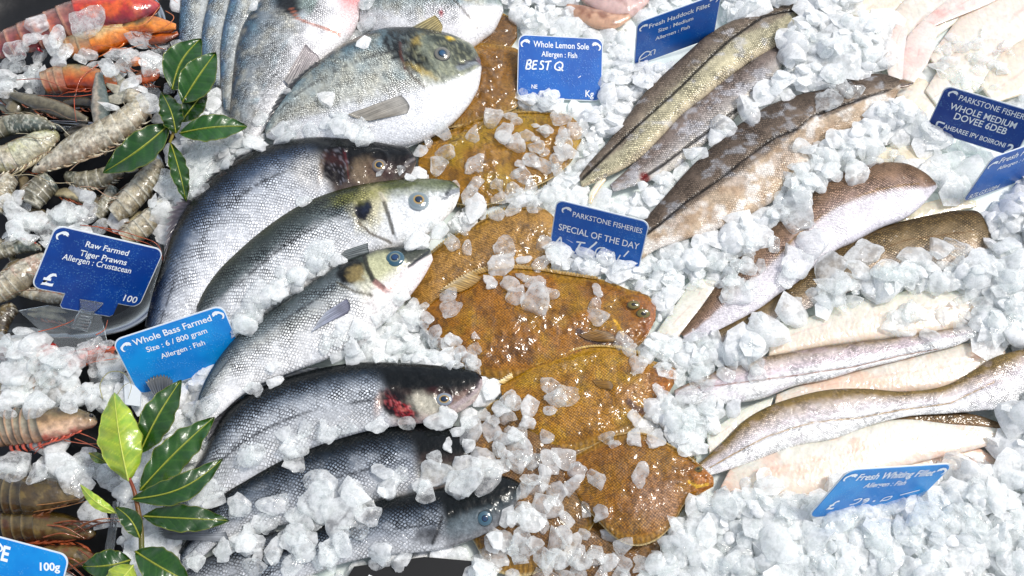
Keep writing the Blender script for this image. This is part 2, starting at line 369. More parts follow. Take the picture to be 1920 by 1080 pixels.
# ---------------------------------------------------------------- the counter
def sheet(name, x0, x1, y0, y1, z, n, mt, amp=0.0, sc_=12):
    xs = np.linspace(x0, x1, n); ys = np.linspace(y0, y1, n); X, Y = np.meshgrid(xs, ys, indexing='ij')
    Z = z+amp*(fbm(X*sc_+50, Y*sc_+50, 3)-.5)
    V = np.stack([X, Y, Z], -1).reshape(-1, 3); i = np.arange(n*n).reshape(n, n)
    Fc = np.stack([i[:-1, :-1], i[1:, :-1], i[1:, 1:], i[:-1, 1:]], -1).reshape(-1, 4)
    o = mk(name, V, Fc, mt); o['kind'] = 'structure'; return o
sheet('counter_floor', -1.6, 1.6, -1.0, 1.8, -.045, 4, M['dark'])
xl = float(P(315, 540)[0])
sheet('ice_bed', xl, 1.5, -.9, 1.7, .001, 160, M['bed'], .016, 14)

def eye(px, py, r, parent, idx, gold=(172, 140, 74), pupil=(10, 38, 66), pr=.46, tilt=1.0, iris=(120, 130, 130), rim=(60, 66, 70), asp=1.0, lift=0.0):
    p, nr = hit(px, py, idx); nr = nr*tilt+np.array([0, 0, 1.])*(1.4-tilt); nr /= np.linalg.norm(nr)
    R = r/1600.0*(CAM[2]/1.058); a = np.cross(nr, [0, 1, 0]); a /= np.linalg.norm(a); b = np.cross(nr, a)
    def dome(Rr, hh, cfun, mt, nm, par, up, nr_=14, k=28):
        rr = np.linspace(0.02, 1, nr_); th = np.linspace(0, 2*math.pi, k, endpoint=False)
        q = rr[:, None]; z = hh*np.sqrt(np.clip(1-q*q, 0, 1))*np.ones((1, k))
        V = p+nr*up+a*(q*np.cos(th)*Rr)[..., None]+b*(q*np.sin(th)*Rr*asp)[..., None]+nr*z[..., None]
        i = np.arange(nr_*k).reshape(nr_, k); A, B = i[:-1], i[1:]
        Fc = np.stack([A, B, np.roll(B, -1, 1), np.roll(A, -1, 1)], -1).reshape(-1, 4).tolist(); Fc.append(i[0].tolist())
        return mk(nm, V.reshape(-1, 3), Fc, mt, par, np.repeat(cfun(rr), k, 0))
    def cf(rr):
        c = mix(np.repeat(lin(gold)[None], len(rr), 0), lin(iris), sst(pr+.05, pr+.16, rr))
        return mix(c, lin(rim), sst(.82, .97, rr))
    e = dome(R, R*.30, cf, M['eye'], 'eye', parent, R*.02+lift)
    dome(R*pr, R*.12, lambda rr: mix(np.repeat(lin(pupil)[None], len(rr), 0), lin((6, 14, 22)), sst(.5, .9, rr)), M['eye'], 'pupil', e, R*.25+lift)
    return e
def fin(name, base, tip, parent, idx, c0, c1, lift=(.0004, .0012), rays=18, nu=70, nv=14, serr=.0, seed=1, ray=.5, mt=None):
    """fan of skin between a base line and a tip line (px, py), lying on the body; rays run from base to tip"""
    B = hermite(np.array(base, float), nu); T = hermite(np.array(tip, float), nu)
    u = np.linspace(0, 1, nu); r = .5+.5*np.cos(u*rays*2*math.pi)
    T = B+(T-B)*(1-serr*(1-r))[:, None]
    v = np.linspace(0, 1, nv); Q = B[:, None]*(1-v)[None, :, None]+T[:, None]*v[None, :, None]
    V = np.zeros((nu, nv, 3)); z0 = None
    zs = np.zeros((nu, nv))
    for i in range(0, nu, 3):
        for j in (0, nv//2, nv-1):
            h, _ = hit(Q[i, j, 0], Q[i, j, 1], idx); zs[i, j] = h[2]
    for j in (0, nv//2, nv-1): zs[:, j] = np.interp(u, u[::3], zs[::3, j])
    for i in range(nu): zs[i] = np.interp(v, v[[0, nv//2, nv-1]], zs[i, [0, nv//2, nv-1]])
    zs = np.maximum(zs, zs[:, 0].max()-.005 if idx and lift[1] > 0 else .004)
    k = np.ones(5)/5
    for j in range(nv): zs[:, j] = np.convolve(np.pad(zs[:, j], 2, 'edge'), k, 'valid')
    zs += lift[0]+(lift[1]-lift[0])*v[None]+r[:, None]*.0005
    V = P(Q[..., 0], Q[..., 1], zs)
    c = mix(mix(lin(c0)*np.ones((nu, nv, 3)), lin(c1), v[None]*np.ones((nu, 1))), lin((15, 18, 20)), ray*(1-r)[:, None]*np.ones((1, nv)))
    st = vn(u[:, None]*rays*3.1+seed*9, v[None]*2.2+u[:, None]*2, seed); c = c*(.55+.9*st)[..., None]*1.25; c = mix(c, lin((170,172,168)), .25*sst(.6, 1, v)[None]*np.ones((nu, 1)))
    i = np.arange(nu*nv).reshape(nu, nv)
    F1 = np.stack([i[:-1, :-1], i[1:, :-1], i[1:, 1:], i[:-1, 1:]], -1).reshape(-1, 4)
    V2 = V-np.array([0, 0, .0003]); N = nu*nv
    F2 = F1[:, ::-1]+N
    e = np.r_[i[:, 0], i[-1, 1:], i[::-1, -1][1:], i[0, ::-1][1:]]
    F3 = np.stack([e[:-1], e[1:], e[1:]+N, e[:-1]+N], -1)
    return mk(name, np.r_[V.reshape(-1, 3), V2.reshape(-1, 3)], np.r_[F1, F2, F3], mt or M['fin'], parent, np.r_[c.reshape(-1, 3)]*1.0 if False else np.r_[c.reshape(-1, 3), c.reshape(-1, 3)])

def body(name, label, cat, ctrl, mt, paint, z=.018, group=None, part='body', **kw):
    V, Fc, d = loft(ctrl, z=z, **kw)
    c0 = V.mean(0); root = thing(name, label, cat, (c0[0], c0[1], 0), group)
    col, sca, met = paint(d)
    n = len(V); o = mk(part, V, Fc, mt, root, col, dict(sc=np.broadcast_to(sca, n), met=np.broadcast_to(met, n)), d['uv'])
    note(V, Fc); return root, [len(BV)-1], d

def grad(w, stops):
    xs = [s[0] for s in stops]; cs = np.array([lin(s[1]) for s in stops])
    return np.stack([np.interp(w, xs, cs[:, k]) for k in range(3)], -1)

# ---------------------------------------------------------------- sea bass
def bass_paint(stops, head, gill, lat=.47, mouth=None, extra=None, headc=None, met=.35, seed=0, jaw=None, white=(236, 238, 240)):
    """gill: (cx, cy, rx, ry, ang) of the opened gill plate; head: s at which the scales stop"""
    def f(d):
        X, Y, W, S = d['PX'], d['PY'], d['W'], d['S']
        Wn = W+.06*(fbm(X/30, Y/30, seed)-.5)+.03*(vn(X/6, Y/6, seed+9)-.5)
        col = grad(Wn, stops)
        h = 1-sst(head-.02, head+.03, S+.03*(W-.5))
        if headc is not None: col = mix(col, grad(Wn+.12*(fbm(X/12, Y/12, seed+4)-.5), headc), h[..., None][..., 0])
        m = fbm(X/9, Y/9, seed+3)
        col = col*(0.82+.36*m)[:, None]
        hs_ = fbm(X/3.2, Y/3.2, seed+31, 3); col = col*(1+h*(.9*(hs_-.5)))[:, None]; col = mix(col, lin((176, 176, 150)), h*sst(.62, .75, fbm(X/2.6, Y/5, seed+33, 2))*.35*(W > .25)*(seed in (2, 3))); col = mix(col, lin((30, 30, 28)), h*sst(.60, .74, fbm(X/7, Y/3.5, seed+35, 3))*.45*(W < .75))
        glare_ = sst(.5, .75, fbm(X/26+3, Y/18, seed+41))*sst(.3, .45, W)*(1-h); col = mix(col, lin((206, 210, 214)), glare_*.3)  # silver glare painted into the flank colour in soft patches
        ll = np.abs(W-lat-.02*np.sin(S*7)); lm = (1-sst(.006, .016, ll))*(1-h)*(vn(X/2.2, Y/2.2, 5) > .25)
        col = mix(col, lin((40, 44, 50)), lm*.75)
        sca = (1-h)*(0.25+.75*sst(.06, .2, W)*(1-.7*sst(.5, .8, W)))*(1-.5*glare_)
        for g in gill:
            k = ell(X, Y, *g[:5], soft=.12, ns=.12, seed=seed+11)
            col = mix(col, lin(g[5]), k*g[6] if len(g) > 6 else k); sca = sca*(1-k)
        if extra: col, sca = extra(X, Y, W, S, col, sca)
        col = mix(col, lin((70, 74, 76)), sst(.985, 1, S)*.5)
        mt_ = .6*met*sst(.12, .35, W)*(1-.75*h)*(1-.5*sst(.7, 1, W))
        return col, sca, mt_
    return f
def line(col, X, Y, pts, c, wd=1.2, k=.85, soft=1.6): return mix(col, lin(c), lmask(X, Y, pts, wd, soft)*k)

C1 = [(779,296,780,306),(770,283,773,322),(745,275,750,338),(710,268,716,354),(660,261,672,374),(600,259,630,390),(540,266,592,404),(480,284,550,427),(430,311,505,460),(390,344,462,497),(358,380,425,535),(335,418,395,570),(316,458,372,600),(300,510,355,628),(285,560,340,650),(272,612,325,670)]
C2 = [(862,352,862,366),(852,343,856,382),(830,338,838,406),(795,336,808,434),(755,338,770,458),(705,343,725,472),(655,351,680,486),(605,365,635,504),(560,385,595,524),(520,410,557,552),(480,440,520,582),(440,475,485,612),(405,510,450,640),(380,545,420,640),(368,572,400,640)]
C3 = [(806,467,812,487),(792,462,800,510),(760,463,780,540),(722,467,750,575),(682,477,717,607),(642,494,683,632),(602,519,648,655),(562,546,610,674),(522,574,567,690),(482,601,524,706),(442,634,484,722),(412,670,448,745),(388,708,420,770),(372,745,398,790),(364,776,384,808)]
C4 = [(904,708,905,724),(895,699,895,745),(870,692,875,764),(835,687,844,780),(790,683,800,792),(735,680,750,798),(680,680,698,806),(622,687,645,820),(562,701,592,838),(505,720,540,860),(455,746,495,884),(422,775,455,908),(400,812,420,928),(385,848,388,950),(345,900,350,985),(290,930,300,985)]
C5 = [(905,850,905,872),(880,815,890,905),(830,797,845,918),(770,793,785,925),(700,800,720,938),(640,812,665,955),(580,830,610,968),(520,855,555,980),(470,882,500,990),(430,908,455,1000),(400,945,415,1015),(370,985,385,1040),(335,1035,345,1075)]
C6 = [(974,905,977,925),(955,895,962,958),(920,893,932,988),(880,900,885,1012),(830,914,835,1028),(780,925,785,1036),(720,936,725,1040),(660,955,670,1050),(600,982,615,1065),(540,1012,555,1090),(480,1042,500,1115)]
C7 = [(640,985,640,1040),(600,980,615,1065),(540,992,560,1085),(480,1010,500,1105),(420,1032,440,1125),(370,1055,380,1135),(320,1085,330,1140)]

dg = dict(group='whole sea bass laid side by side')
bstops1 = [(0,(5,8,9)),(.16,(6,10,12)),(.23,(28,42,60)),(.36,(76,92,114)),(.47,(146,154,166)),(.6,(194,198,204)),(1,(226,227,230))]
bstops2 = [(0,(24,28,10)),(.1,(44,48,18)),(.22,(50,58,54)),(.42,(92,102,104)),(.55,(214,217,219)),(1,(236,236,236))]
bstops3 = [(0,(22,30,30)),(.12,(60,70,72)),(.3,(118,128,132)),(.45,(190,192,188)),(.62,(238,238,236)),(1,(244,243,242))]
bstopsd = [(0,(4,8,9)),(.2,(6,12,12)),(.28,(24,34,44)),(.42,(88,98,110)),(.64,(150,156,164)),(1,(215,215,216))]  # blue-silver sheen tinted into the middle stops

def x1(X, Y, W, S, col, sca):
    k = ell(X, Y, 622, 340, 32, 60, 12, .25, .15, 4); col = mix(col, lin((225, 218, 205)), ell(X, Y, 590, 340, 34, 30, 0, .6)*.45)
    k = ell(X, Y, 636, 326, 31, 33, 10, .10, .10, 4); rn = fbm(X/4, Y/4, 92, 3); col = mix(col, lin((16, 10, 13)), k*(.82+.18*(rn < .5))); col = mix(col, lin((130, 130, 140)), k*sst(.64, .7, rn)*.5); sca = sca*(1-k)
    col = mix(col, lin((92, 44, 36)), k*ell(X, Y, 632, 316, 16, 10, 20, .9, .9, 7)*.3)
    col = mix(col, lin((170, 150, 130)), ell(X, Y, 606, 345, 4, 24, 12, .9, .6)*.4)
    col = line(col, X, Y, [(650,300),(656,330),(658,350)], (110, 10, 20), .9, .35, 2)
    col = mix(col, lin((140, 120, 95)), ell(X, Y, 688, 335, 26, 22, 0, .6, .3, 3)*.7)
    col = mix(col, lin((74, 44, 44)), ell(X, Y, 712, 330, 24, 14, 0, .8, .6, 5)*.5)
    col = line(col, X, Y, [(778,300),(766,312),(755,324)], (130, 124, 124), 1.2, .7); col = line(col, X, Y, [(776,290),(758,308)], (20, 10, 12), 2)
    return col, sca
def x2(X, Y, W, S, col, sca):
    col = mix(col, lin((238, 240, 240)), ell(X, Y, 770, 425, 60, 45, 0, .5, .2)*.9)
    col = mix(col, lin((206, 196, 150)), ell(X, Y, 695, 405, 30, 40, 20, .5, .3, 3)*.75)
    k = ell(X, Y, 684, 412, 16, 21, 10, .25, .35, 5); col = mix(col, lin((22, 24, 34)), k); sca = sca*(1-k)
    col = mix(col, lin((34, 42, 60)), ell(X, Y, 690, 405, 8, 14, 20, .5, .3, 5)*.8)
    col = line(col, X, Y, [(722,390),(732,420),(740,448)], (80, 74, 60), 2.2, .8, 2.5); col = line(col, X, Y, [(674,432),(700,452),(735,462)], (90, 78, 60), 1.6, .8)
    col = line(col, X, Y, [(716,378),(724,392)], (235, 225, 200), 3)
    col = mix(col, lin((120, 120, 40)), ell(X, Y, 672, 385, 46, 14, -14, .6, .4, 8)*.6)
    col = line(col, X, Y, [(862,357),(845,370),(832,384)], (130, 134, 140), 3.2, .9); col = line(col, X, Y, [(848,353),(838,372)], (40, 46, 50), 2, .8)
    col = mix(col, lin((110, 118, 90)), ell(X, Y, 812, 352, 30, 12, 10, .6, .4, 2)*.7)
    return col, sca
def x3(X, Y, W, S, col, sca):
    col = mix(col, lin((198, 198, 158)), ell(X, Y, 722, 512, 34, 34, 20, .25, .15, 3)*.85)
    col = mix(col, lin((240, 236, 234)), ell(X, Y, 745, 550, 60, 24, -40, .5)*.8)
    k = ell(X, Y, 660, 520, 24, 28, 25, .18, .2, 5); col = mix(col, lin((14, 16, 14)), k); sca = sca*(1-k)
    k2 = ell(X, Y, 672, 528, 16, 18, 30, .4, .5, 6); col = mix(col, lin((150, 132, 86)), k2*.85); sca = sca*(1-k2)
    col = line(col, X, Y, [(686,488),(692,515),(704,540),(722,552)], (40, 40, 36), 3.2, .9, 3)
    col = line(col, X, Y, [(638,545),(670,562),(700,567)], (84, 78, 60), 1.8, .8); col = line(col, X, Y, [(708,545),(725,557),(750,546)], (214, 160, 150), 3, .6, 4)
    k = ell(X, Y, 775, 482, 44, 20, 10, .35, .1); col = mix(col, lin((52, 58, 56)), k*(W < .62)*.9)
    col = mix(col, lin((238, 228, 226)), sst(.5, .62, W)*(X > 752))
    col = line(col, X, Y, [(808,470),(790,490),(768,508)], (60, 62, 66), 1.8, .9)
    return col, sca
def x4(X, Y, W, S, col, sca):
    k = ell(X, Y, 748, 766, 42, 22, 18, .2, .15, 5); col = mix(col, lin((22, 16, 18)), k); sca = sca*(1-k)
    rn = fbm(X/3.5, Y/2.5, 91, 3); col = mix(col, lin((150, 24, 34)), ell(X, Y, 754, 770, 24, 10, 30, .8, .9, 7)*sst(.42, .56, rn)*.9); col = mix(col, lin((210, 120, 120)), ell(X, Y, 752, 768, 22, 10, 30, .8, .9, 7)*sst(.62, .7, rn)*.7); col = mix(col, lin((214, 110, 96)), ell(X, Y, 756, 774, 8, 3.5, 20, .6, .9, 2)*.7)
    col = mix(col, lin((206, 180, 170)), ell(X, Y, 712, 768, 6, 18, 14, .9, .5)*.6)
    col = mix(col, lin((196, 190, 172)), ell(X, Y, 800, 764, 30, 18, 12, .5, .3, 2)*.85)
    col = mix(col, lin((96, 20, 24)), ell(X, Y, 862, 752, 26, 6, -30, .7, .7, 3)*.6); col = mix(col, lin((70, 26, 28)), ell(X, Y, 812, 742, 12, 7, 0, .8, .6, 3)*.5)
    col = line(col, X, Y, [(904,716),(892,736),(872,754),(850,768)], (176, 160, 160), 3.4, .9); col = line(col, X, Y, [(900,706),(894,728),(876,746)], (30, 18, 20), 2, .8)
    return col, sca
def x6(X, Y, W, S, col, sca):
    k = ell(X, Y, 806, 1008, 24, 14, -10, .8, .6, 4); col = mix(col, lin((16, 14, 16)), k*.8); col = line(col, X, Y, [(812,1022),(824,1000),(830,975)], (14, 14, 16), 1.6, .8, 3); sca = sca*(1-k)
    col = mix(col, lin((120, 132, 138)), ell(X, Y, 880, 985, 42, 18, -24, .5, .3, 3)*.6)
    return col, sca
def headdisp(g, ey=None, amp=.0016):
    def f(X, Y, W, S):
        r = 0
        for pts, a, wd in g: r = r+(step(X, Y, pts, a*.9, wd*3) if a > 0 else a*(1-sst(0, wd, dline(X, Y, pts))))
        hm = 1-sst(.24, .34, S); r = r+hm*(.0016*(fbm(X/11, Y/11, 17)-.5)+.0006*(fbm(X/4, Y/4, 18)-.5))
        if ey: de = np.hypot(X-ey[0], Y-ey[1])/ey[2]; r = r+.0012*np.exp(-((de-1.2)/.2)**2)+.0008*(1-sst(1.0, 2.0, de))
        r = r+.0006*(fbm(X/14, Y/14, 3)-.5)
        return r
    return f
hd1 = [(0,(4,5,5)),(.38,(12,13,13)),(.6,(34,27,25)),(.85,(78,66,60)),(1,(116,104,96))]
hd2 = [(0,(40,46,20)),(.2,(86,92,50)),(.34,(150,156,140)),(.5,(226,230,230)),(1,(240,236,230))]
hd3 = [(0,(24,34,32)),(.18,(58,66,58)),(.35,(180,182,150)),(.6,(226,222,206)),(.75,(240,232,228)),(1,(242,240,238))]
hd4 = [(0,(6,9,9)),(.45,(10,14,14)),(.62,(60,48,44)),(.8,(170,165,150)),(1,(190,170,165))]
bass = {}
bass[1] = body('sea_bass', 'dark backed sea bass with a bloody gill, topmost of the row under the bream', 'fish', C1, M['bass'], bass_paint(bstops1, .27, [], extra=x1, headc=hd1, seed=1, lat=.5), z=(.030, .022), ratio=.42, disp=headdisp([([(606,350),(604,318),(622,298),(650,296)], .0022, 7), ([(656,300),(660,335)], -.0018, 5)], (711,311,15)), **dg)
bass[2] = body('sea_bass', 'olive backed sea bass with white cheek and clear gold ringed eye', 'fish', C2, M['bass'], bass_paint(bstops2, .30, [], extra=x2, headc=hd2, seed=2, lat=.52), z=(.034, .028), ratio=.42, disp=headdisp([([(672,432),(672,396),(700,376)], .0022, 7), ([(720,384),(732,420),(742,450)], .0024, 6)], (785,377,20)), **dg)
bass[3] = body('sea_bass', 'silver white sea bass with cloudy blue eye lying right of the light blue sign', 'fish', C3, M['bass'], bass_paint(bstops3, .28, [], extra=x3, headc=hd3, seed=3, lat=.33), z=(.037, .034), ratio=.42, disp=headdisp([([(640,545),(634,515),(650,492)], .0022, 7), ([(686,488),(692,515),(706,542),(724,552)], .0026, 6), ([(804,472),(768,508)], -.0012, 4)], (741,485,18)), **dg)
bass[4] = body('sea_bass', 'black backed sea bass with bright red gills, fourth from the top', 'fish', C4, M['bass'], bass_paint([(0,(4,8,9)),(.16,(7,13,14)),(.25,(34,46,58)),(.36,(116,126,138)),(.48,(178,183,189)),(.8,(196,198,200)),(1,(226,226,228))], .27, [], extra=x4, headc=hd4, seed=4, lat=.62), z=(.028, .026, .02), ratio=.42, disp=headdisp([([(712,780),(712,755),(735,742)], .0022, 7), ([(770,748),(786,785)], .002, 6)], (832,749,15)), **dg)
bass[5] = body('sea_bass', 'dark sea bass whose head is buried under ice below the red gilled one', 'fish', C5, M['bass'], bass_paint(bstopsd, .2, [], headc=hd4, seed=5, lat=.6), z=(.014, .018), ratio=.4, **dg)
bass[7] = body('sea_bass', 'grey sea bass half covered by ice at the bottom edge, left of the black tray', 'fish', C7, M['bass'], bass_paint([(0,(22,26,30)),(.2,(90,96,104)),(.5,(165,168,172)),(1,(220,220,222))], .0, [], seed=7, lat=.6), z=(.012, .014), ratio=.4, **dg)
bass[6] = body('sea_bass', 'lowest black sea bass with dull blue eye, head beside the bottom sole', 'fish', C6, M['bass'], bass_paint(bstopsd, .3, [], extra=x6, headc=[(0,(6,9,10)),(.5,(12,18,18)),(.7,(60,70,74)),(1,(130,130,132))], seed=6, lat=.6), z=(.024, .02), ratio=.42, disp=headdisp([([(818,1020),(824,990),(845,970)], .002, 6)], (908,972,12)), **dg)
def bp(k): return bass[k][0], bass[k][1]
for k, a in {1: (711, 311, 15, dict(iris=(112,104,98), rim=(70,48,52))), 2: (785, 377, 20, dict(pr=.40, iris=(120,134,140), rim=(160,172,176))), 3: (741, 485, 17, dict(gold=(120,130,120), iris=(40,84,104), pupil=(16,60,104), rim=(60,92,104))),
             4: (833, 749, 15, dict(iris=(130,140,150), rim=(110,90,100), asp=.8)), 6: (909, 972, 13, dict(gold=(50,90,110), pupil=(14,50,84), iris=(60,90,104), rim=(30,40,44)))}.items():
    eye(a[0], a[1], a[2], bp(k)[0], bp(k)[1], **a[3])
# fins
r, i = bp(1); fin('dorsal_fin', [(505,272),(460,290),(420,316),(385,345)], [(470,278),(432,300),(395,328),(366,362)], r, i, (20,24,30), (48,46,50), serr=.3, rays=9)
fin('dorsal_fin', [(360,376),(345,396),(332,420),(318,452)], [(338,372),(318,392),(310,440),(306,494)], r, i, (40,42,52), (88,78,84), serr=.35, rays=11, seed=2)
r, i = bp(2); fin('dorsal_fin', [(600,366),(560,385),(520,410),(470,448)], [(585,368),(540,390),(500,418),(462,448)], r, i, (90,96,92), (30,40,46), serr=.2, rays=8, ray=.4)
fin('dorsal_fin', [(440,472),(415,498),(388,530),(362,572)], [(405,480),(372,506),(345,540),(338,590)], r, i, (60,74,92), (150,164,178), serr=.25, rays=14, ray=.35)
fin('pectoral_fin', [(690,455),(690,462),(692,470),(700,478)], [(645,470),(640,478),(642,486),(650,490)], r, i, (130,136,136), (80,88,90), lift=(.0004,.001), rays=7, ray=.3)
r, i = bp(3); fin('pectoral_fin', [(650,560),(655,568),(657,578),(652,588)], [(610,585),(590,612),(584,622),(604,610)], r, i, (120,120,136), (150,156,170), lift=(.0004,.0012), rays=13, ray=.3)
fin('dorsal_fin', [(418,660),(408,672),(396,690),(384,712)], [(408,650),(396,664),(386,684),(378,716)], r, i, (18,24,34), (20,28,40), serr=.3, rays=7)
fin('dorsal_fin', [(560,548),(530,568),(500,588)], [(548,548),(520,566),(494,586)], r, i, (60,66,68), (90,96,98), serr=.2, rays=6)
fin('anal_fin', [(700,620),(686,630),(672,640)], [(694,632),(680,646),(664,648)], r, i, (190,150,140), (150,110,100), rays=5)
r, i = bp(4); fin('dorsal_fin', [(600,690),(560,702),(520,716),(490,728)], [(592,688),(545,696),(502,710),(474,726)], r, i, (40,44,48), (90,94,98), serr=.3, rays=8)
fin('dorsal_fin', [(455,748),(432,764),(412,790),(400,815)], [(436,746),(412,764),(396,790),(386,830)], r, i, (48,48,52), (70,68,72), serr=.12, rays=9)
r, i = bp(5); fin('dorsal_fin', [(640,812),(600,822),(560,838)], [(630,804),(585,814),(545,834)], r, i, (26,28,32), (60,64,68), serr=.3, rays=7)
fin('dorsal_fin', [(480,880),(450,896),(425,915)], [(470,868),(438,886),(412,925)], r, i, (34,36,40), (90,92,96), serr=.2, rays=9)
r, i = bp(7); fin('dorsal_fin', [(520,998),(480,1012),(440,1026)], [(508,988),(462,1002),(428,1022)], r, i, (44,46,50), (80,84,88), serr=.2, rays=9)

# tails of fish whose bodies are buried
def tailfin(name, label, base, tip, group=None, c0=(60,66,74), c1=(24,26,30), rays=12, z=.016, cat='fish tail', lift=(.001,.006)):
    p0 = P(*np.mean(base, 0), 0); root = thing(name, label, cat, (p0[0], p0[1], 0), group)
    fin('caudal_fin', base, tip, root, [], c0, c1, lift=(z+lift[0], z+lift[1]), rays=rays, ray=.35, serr=.08)
    return root

# ---------------------------------------------------------------- sea bream
def bream_paint(seed, stops, head=.3, extra=None, lat=.33, met=.35):
    def f(d):
        X, Y, W, S = d['PX'], d['PY'], d['W'], d['S']
        Wn = W+.10*(fbm(X/34, Y/34, seed)-.5)+.05*(vn(X/5, Y/5, seed+2)-.5)
        col = grad(Wn, stops); h = 1-sst(head-.02, head+.03, S)
        m = fbm(X/10, Y/10, seed+6); col = col*(.72+.5*m)[:, None]; fl_ = fbm(X/2.4+Y/9, Y/4.5, seed+50, 3); col = col*(1+(1-sst(.6, .85, W))*1.1*(fl_-.5))[:, None]
        tint = fbm(X/22, Y/22, seed+30); col = mix(col, lin((120, 170, 190)), sst(.5, .8, tint)*.3*(W < .6)); col = mix(col, lin((226, 214, 180)), sst(.5, .75, 1-tint)*.25*(W < .75))
        lm = (1-sst(.005, .014, np.abs(W-lat)))*(vn(X/3, Y/3, 5) > .45)*(1-h)
        col = mix(col, lin((50, 54, 62)), lm*.6); sca = (1-h)*(1-.8*sst(.6, .9, W))
        if extra: col, sca = extra(X, Y, W, S, col, sca)
        return col, sca, met*sst(.05, .3, W)*(1-.7*sst(.45, .8, W))
    return f
dg = dict(group='gilt head sea bream at the top')
bst = [(0,(10,18,22)),(.07,(40,60,70)),(.16,(112,138,148)),(.32,(188,196,190)),(.6,(218,218,206)),(.72,(238,240,240)),(1,(246,244,244))]
B5 = [(901,112,903,130),(891,93,900,152),(868,76,888,182),(838,64,868,210),(800,57,840,237),(760,54,803,258),(718,57,762,273),(678,70,715,281),(640,88,668,285),(605,112,625,284),(575,136,590,280),(548,162,560,276),(525,190,535,270),(508,218,515,264),(497,243,500,258)]
B4 = [(560,-110,620,-110),(525,-60,665,-60),(500,-10,676,-5),(475,20,670,45),(455,52,642,88),(444,90,608,118),(438,130,578,148),(434,170,546,186),(432,210,515,222),(435,240,490,250),(445,262,475,268)]
B3 = [(470,-50,545,-50),(440,-20,510,-20),(426,20,486,20),(417,60,462,60),(413,100,450,100),(413,140,446,150),(415,180,440,195),(420,205,436,212)]
B2 = [(410,-50,470,-50),(397,-20,440,-20),(388,15,432,20),(380,50,422,60),(378,90,416,100),(384,125,418,135),(400,160,420,165)]
B1 = [(350,-60,420,-60),(341,-20,400,-20),(337,20,392,20),(335,60,384,60),(335,90,382,100),(345,130,384,140),(365,160,385,165)]
B6 = [(941,5,944,22),(935,-15,932,48),(915,-30,905,74),(880,-45,872,97),(840,-50,822,102),(790,-50,770,98),(740,-40,722,84),(705,-20,696,60),(680,0,674,45)]
def y5(X, Y, W, S, col, sca):
    hd = ell(X, Y, 835, 120, 66, 62, 25, .3, .15, 3)*(W < .74)
    col = mix(col, lin((128, 134, 112)), hd*.85); sca = sca*(1-hd*.9)
    col = mix(col, lin((44, 50, 44)), ell(X, Y, 840, 92, 64, 20, 28, .5, .3, 8)*.85); col = mix(col, lin((70, 72, 60)), ell(X, Y, 862, 125, 26, 18, 30, .6, .4, 8)*.7)
    k = np.maximum(ell(X, Y, 758, 100, 33, 48, -8, .2, .35, 6), ell(X, Y, 778, 142, 28, 24, 30, .3, .45, 9)*.9); k = np.clip(k*(.75+.5*(fbm(X/5, Y/5, 88, 3) > .42)), 0, 1); col = mix(col, lin((7, 12, 14)), k*.96); sca = sca*(1-.6*k)
    col = mix(col, lin((24, 34, 38)), ell(X, Y, 790, 66, 60, 12, 8, .6, .3, 2)*.8)
    col = line(col, X, Y, [(755,105),(756,135),(766,165)], (90, 40, 30), 1.2, .7); col = line(col, X, Y, [(762,150),(775,172),(800,190)], (100, 90, 76), 1.4, .8)
    for a in ((786,98,6,14),(806,166,13,4),(788,158,15,4)): col = mix(col, lin((214, 184, 96)), ell(X, Y, *a, 20, .9, 1.3, 4)*.5)
    col = mix(col, lin((230, 196, 60)), ell(X, Y, 846, 87, 8, 6, 0, .4)*1.0)
    mo = fbm(X/4, Y/6, 87, 3); col = mix(col, lin((34, 40, 36)), hd*sst(.54, .64, mo)*.3); col = mix(col, lin((206, 204, 160)), hd*sst(.56, .66, 1-mo)*.28)
    col = mix(col, lin((240, 241, 243)), sst(.66, .74, W+.04*(fbm(X/8, Y/8, 3)-.5)))
    col = line(col, X, Y, [(899,122),(880,134),(862,146)], (140, 146, 152), 4, .85, 3); col = line(col, X, Y, [(902,117),(884,126),(862,140)], (50, 50, 52), 1.4, .9)
    col = mix(col, lin((140, 116, 128)), ell(X, Y, 900, 118, 6, 7, 0, .5)*.7)
    col = line(col, X, Y, [(803,140),(818,158),(832,172)], (84, 90, 80), 1.4, .7)
    return col, sca
def y4(X, Y, W, S, col, sca):
    col = mix(col, lin((240, 238, 238)), sst(.60, .7, W)*(Y < 120))
    k = ell(X, Y, 549, 26, 30, 26, 50, .3, .35, 6); col = mix(col, lin((12, 14, 18)), k*.95); sca = sca*(1-k)
    k = ell(X, Y, 600, 20, 40, 30, 60, .4, .3, 2); col = mix(col, lin((168, 186, 178)), k*.8*(W < .62))
    col = line(col, X, Y, [(552,36),(566,58),(590,66),(640,76)], (190, 110, 80), 1.3, .8)
    col = mix(col, lin((240, 130, 130)), ell(X, Y, 658, 5, 18, 24, 0, .7, .2, 3)*.85); col = mix(col, lin((244, 200, 196)), ell(X, Y, 655, 40, 14, 24, 0, .8)*.6)
    return col, sca
def y6(X, Y, W, S, col, sca):
    col = mix(col, lin((238, 236, 236)), sst(.50, .60, W)*(X > 800)); col = line(col, X, Y, [(828,0),(850,22),(878,50),(895,66)], (120, 116, 110), 1.4, .8)
    col = mix(col, lin((230, 180, 70)), ell(X, Y, 860, 12, 24, 6, 20, .8, .5, 3)*.7); col = mix(col, lin((200, 40, 60)), ell(X, Y, 829, 48, 4, 5, 0, .6)*.9)
    return col, sca
bl = [(0,(24,44,66)),(.10,(44,84,120)),(.25,(110,134,156)),(.45,(176,186,190)),(.8,(190,194,192)),(1,(150,156,156))]
br = {}
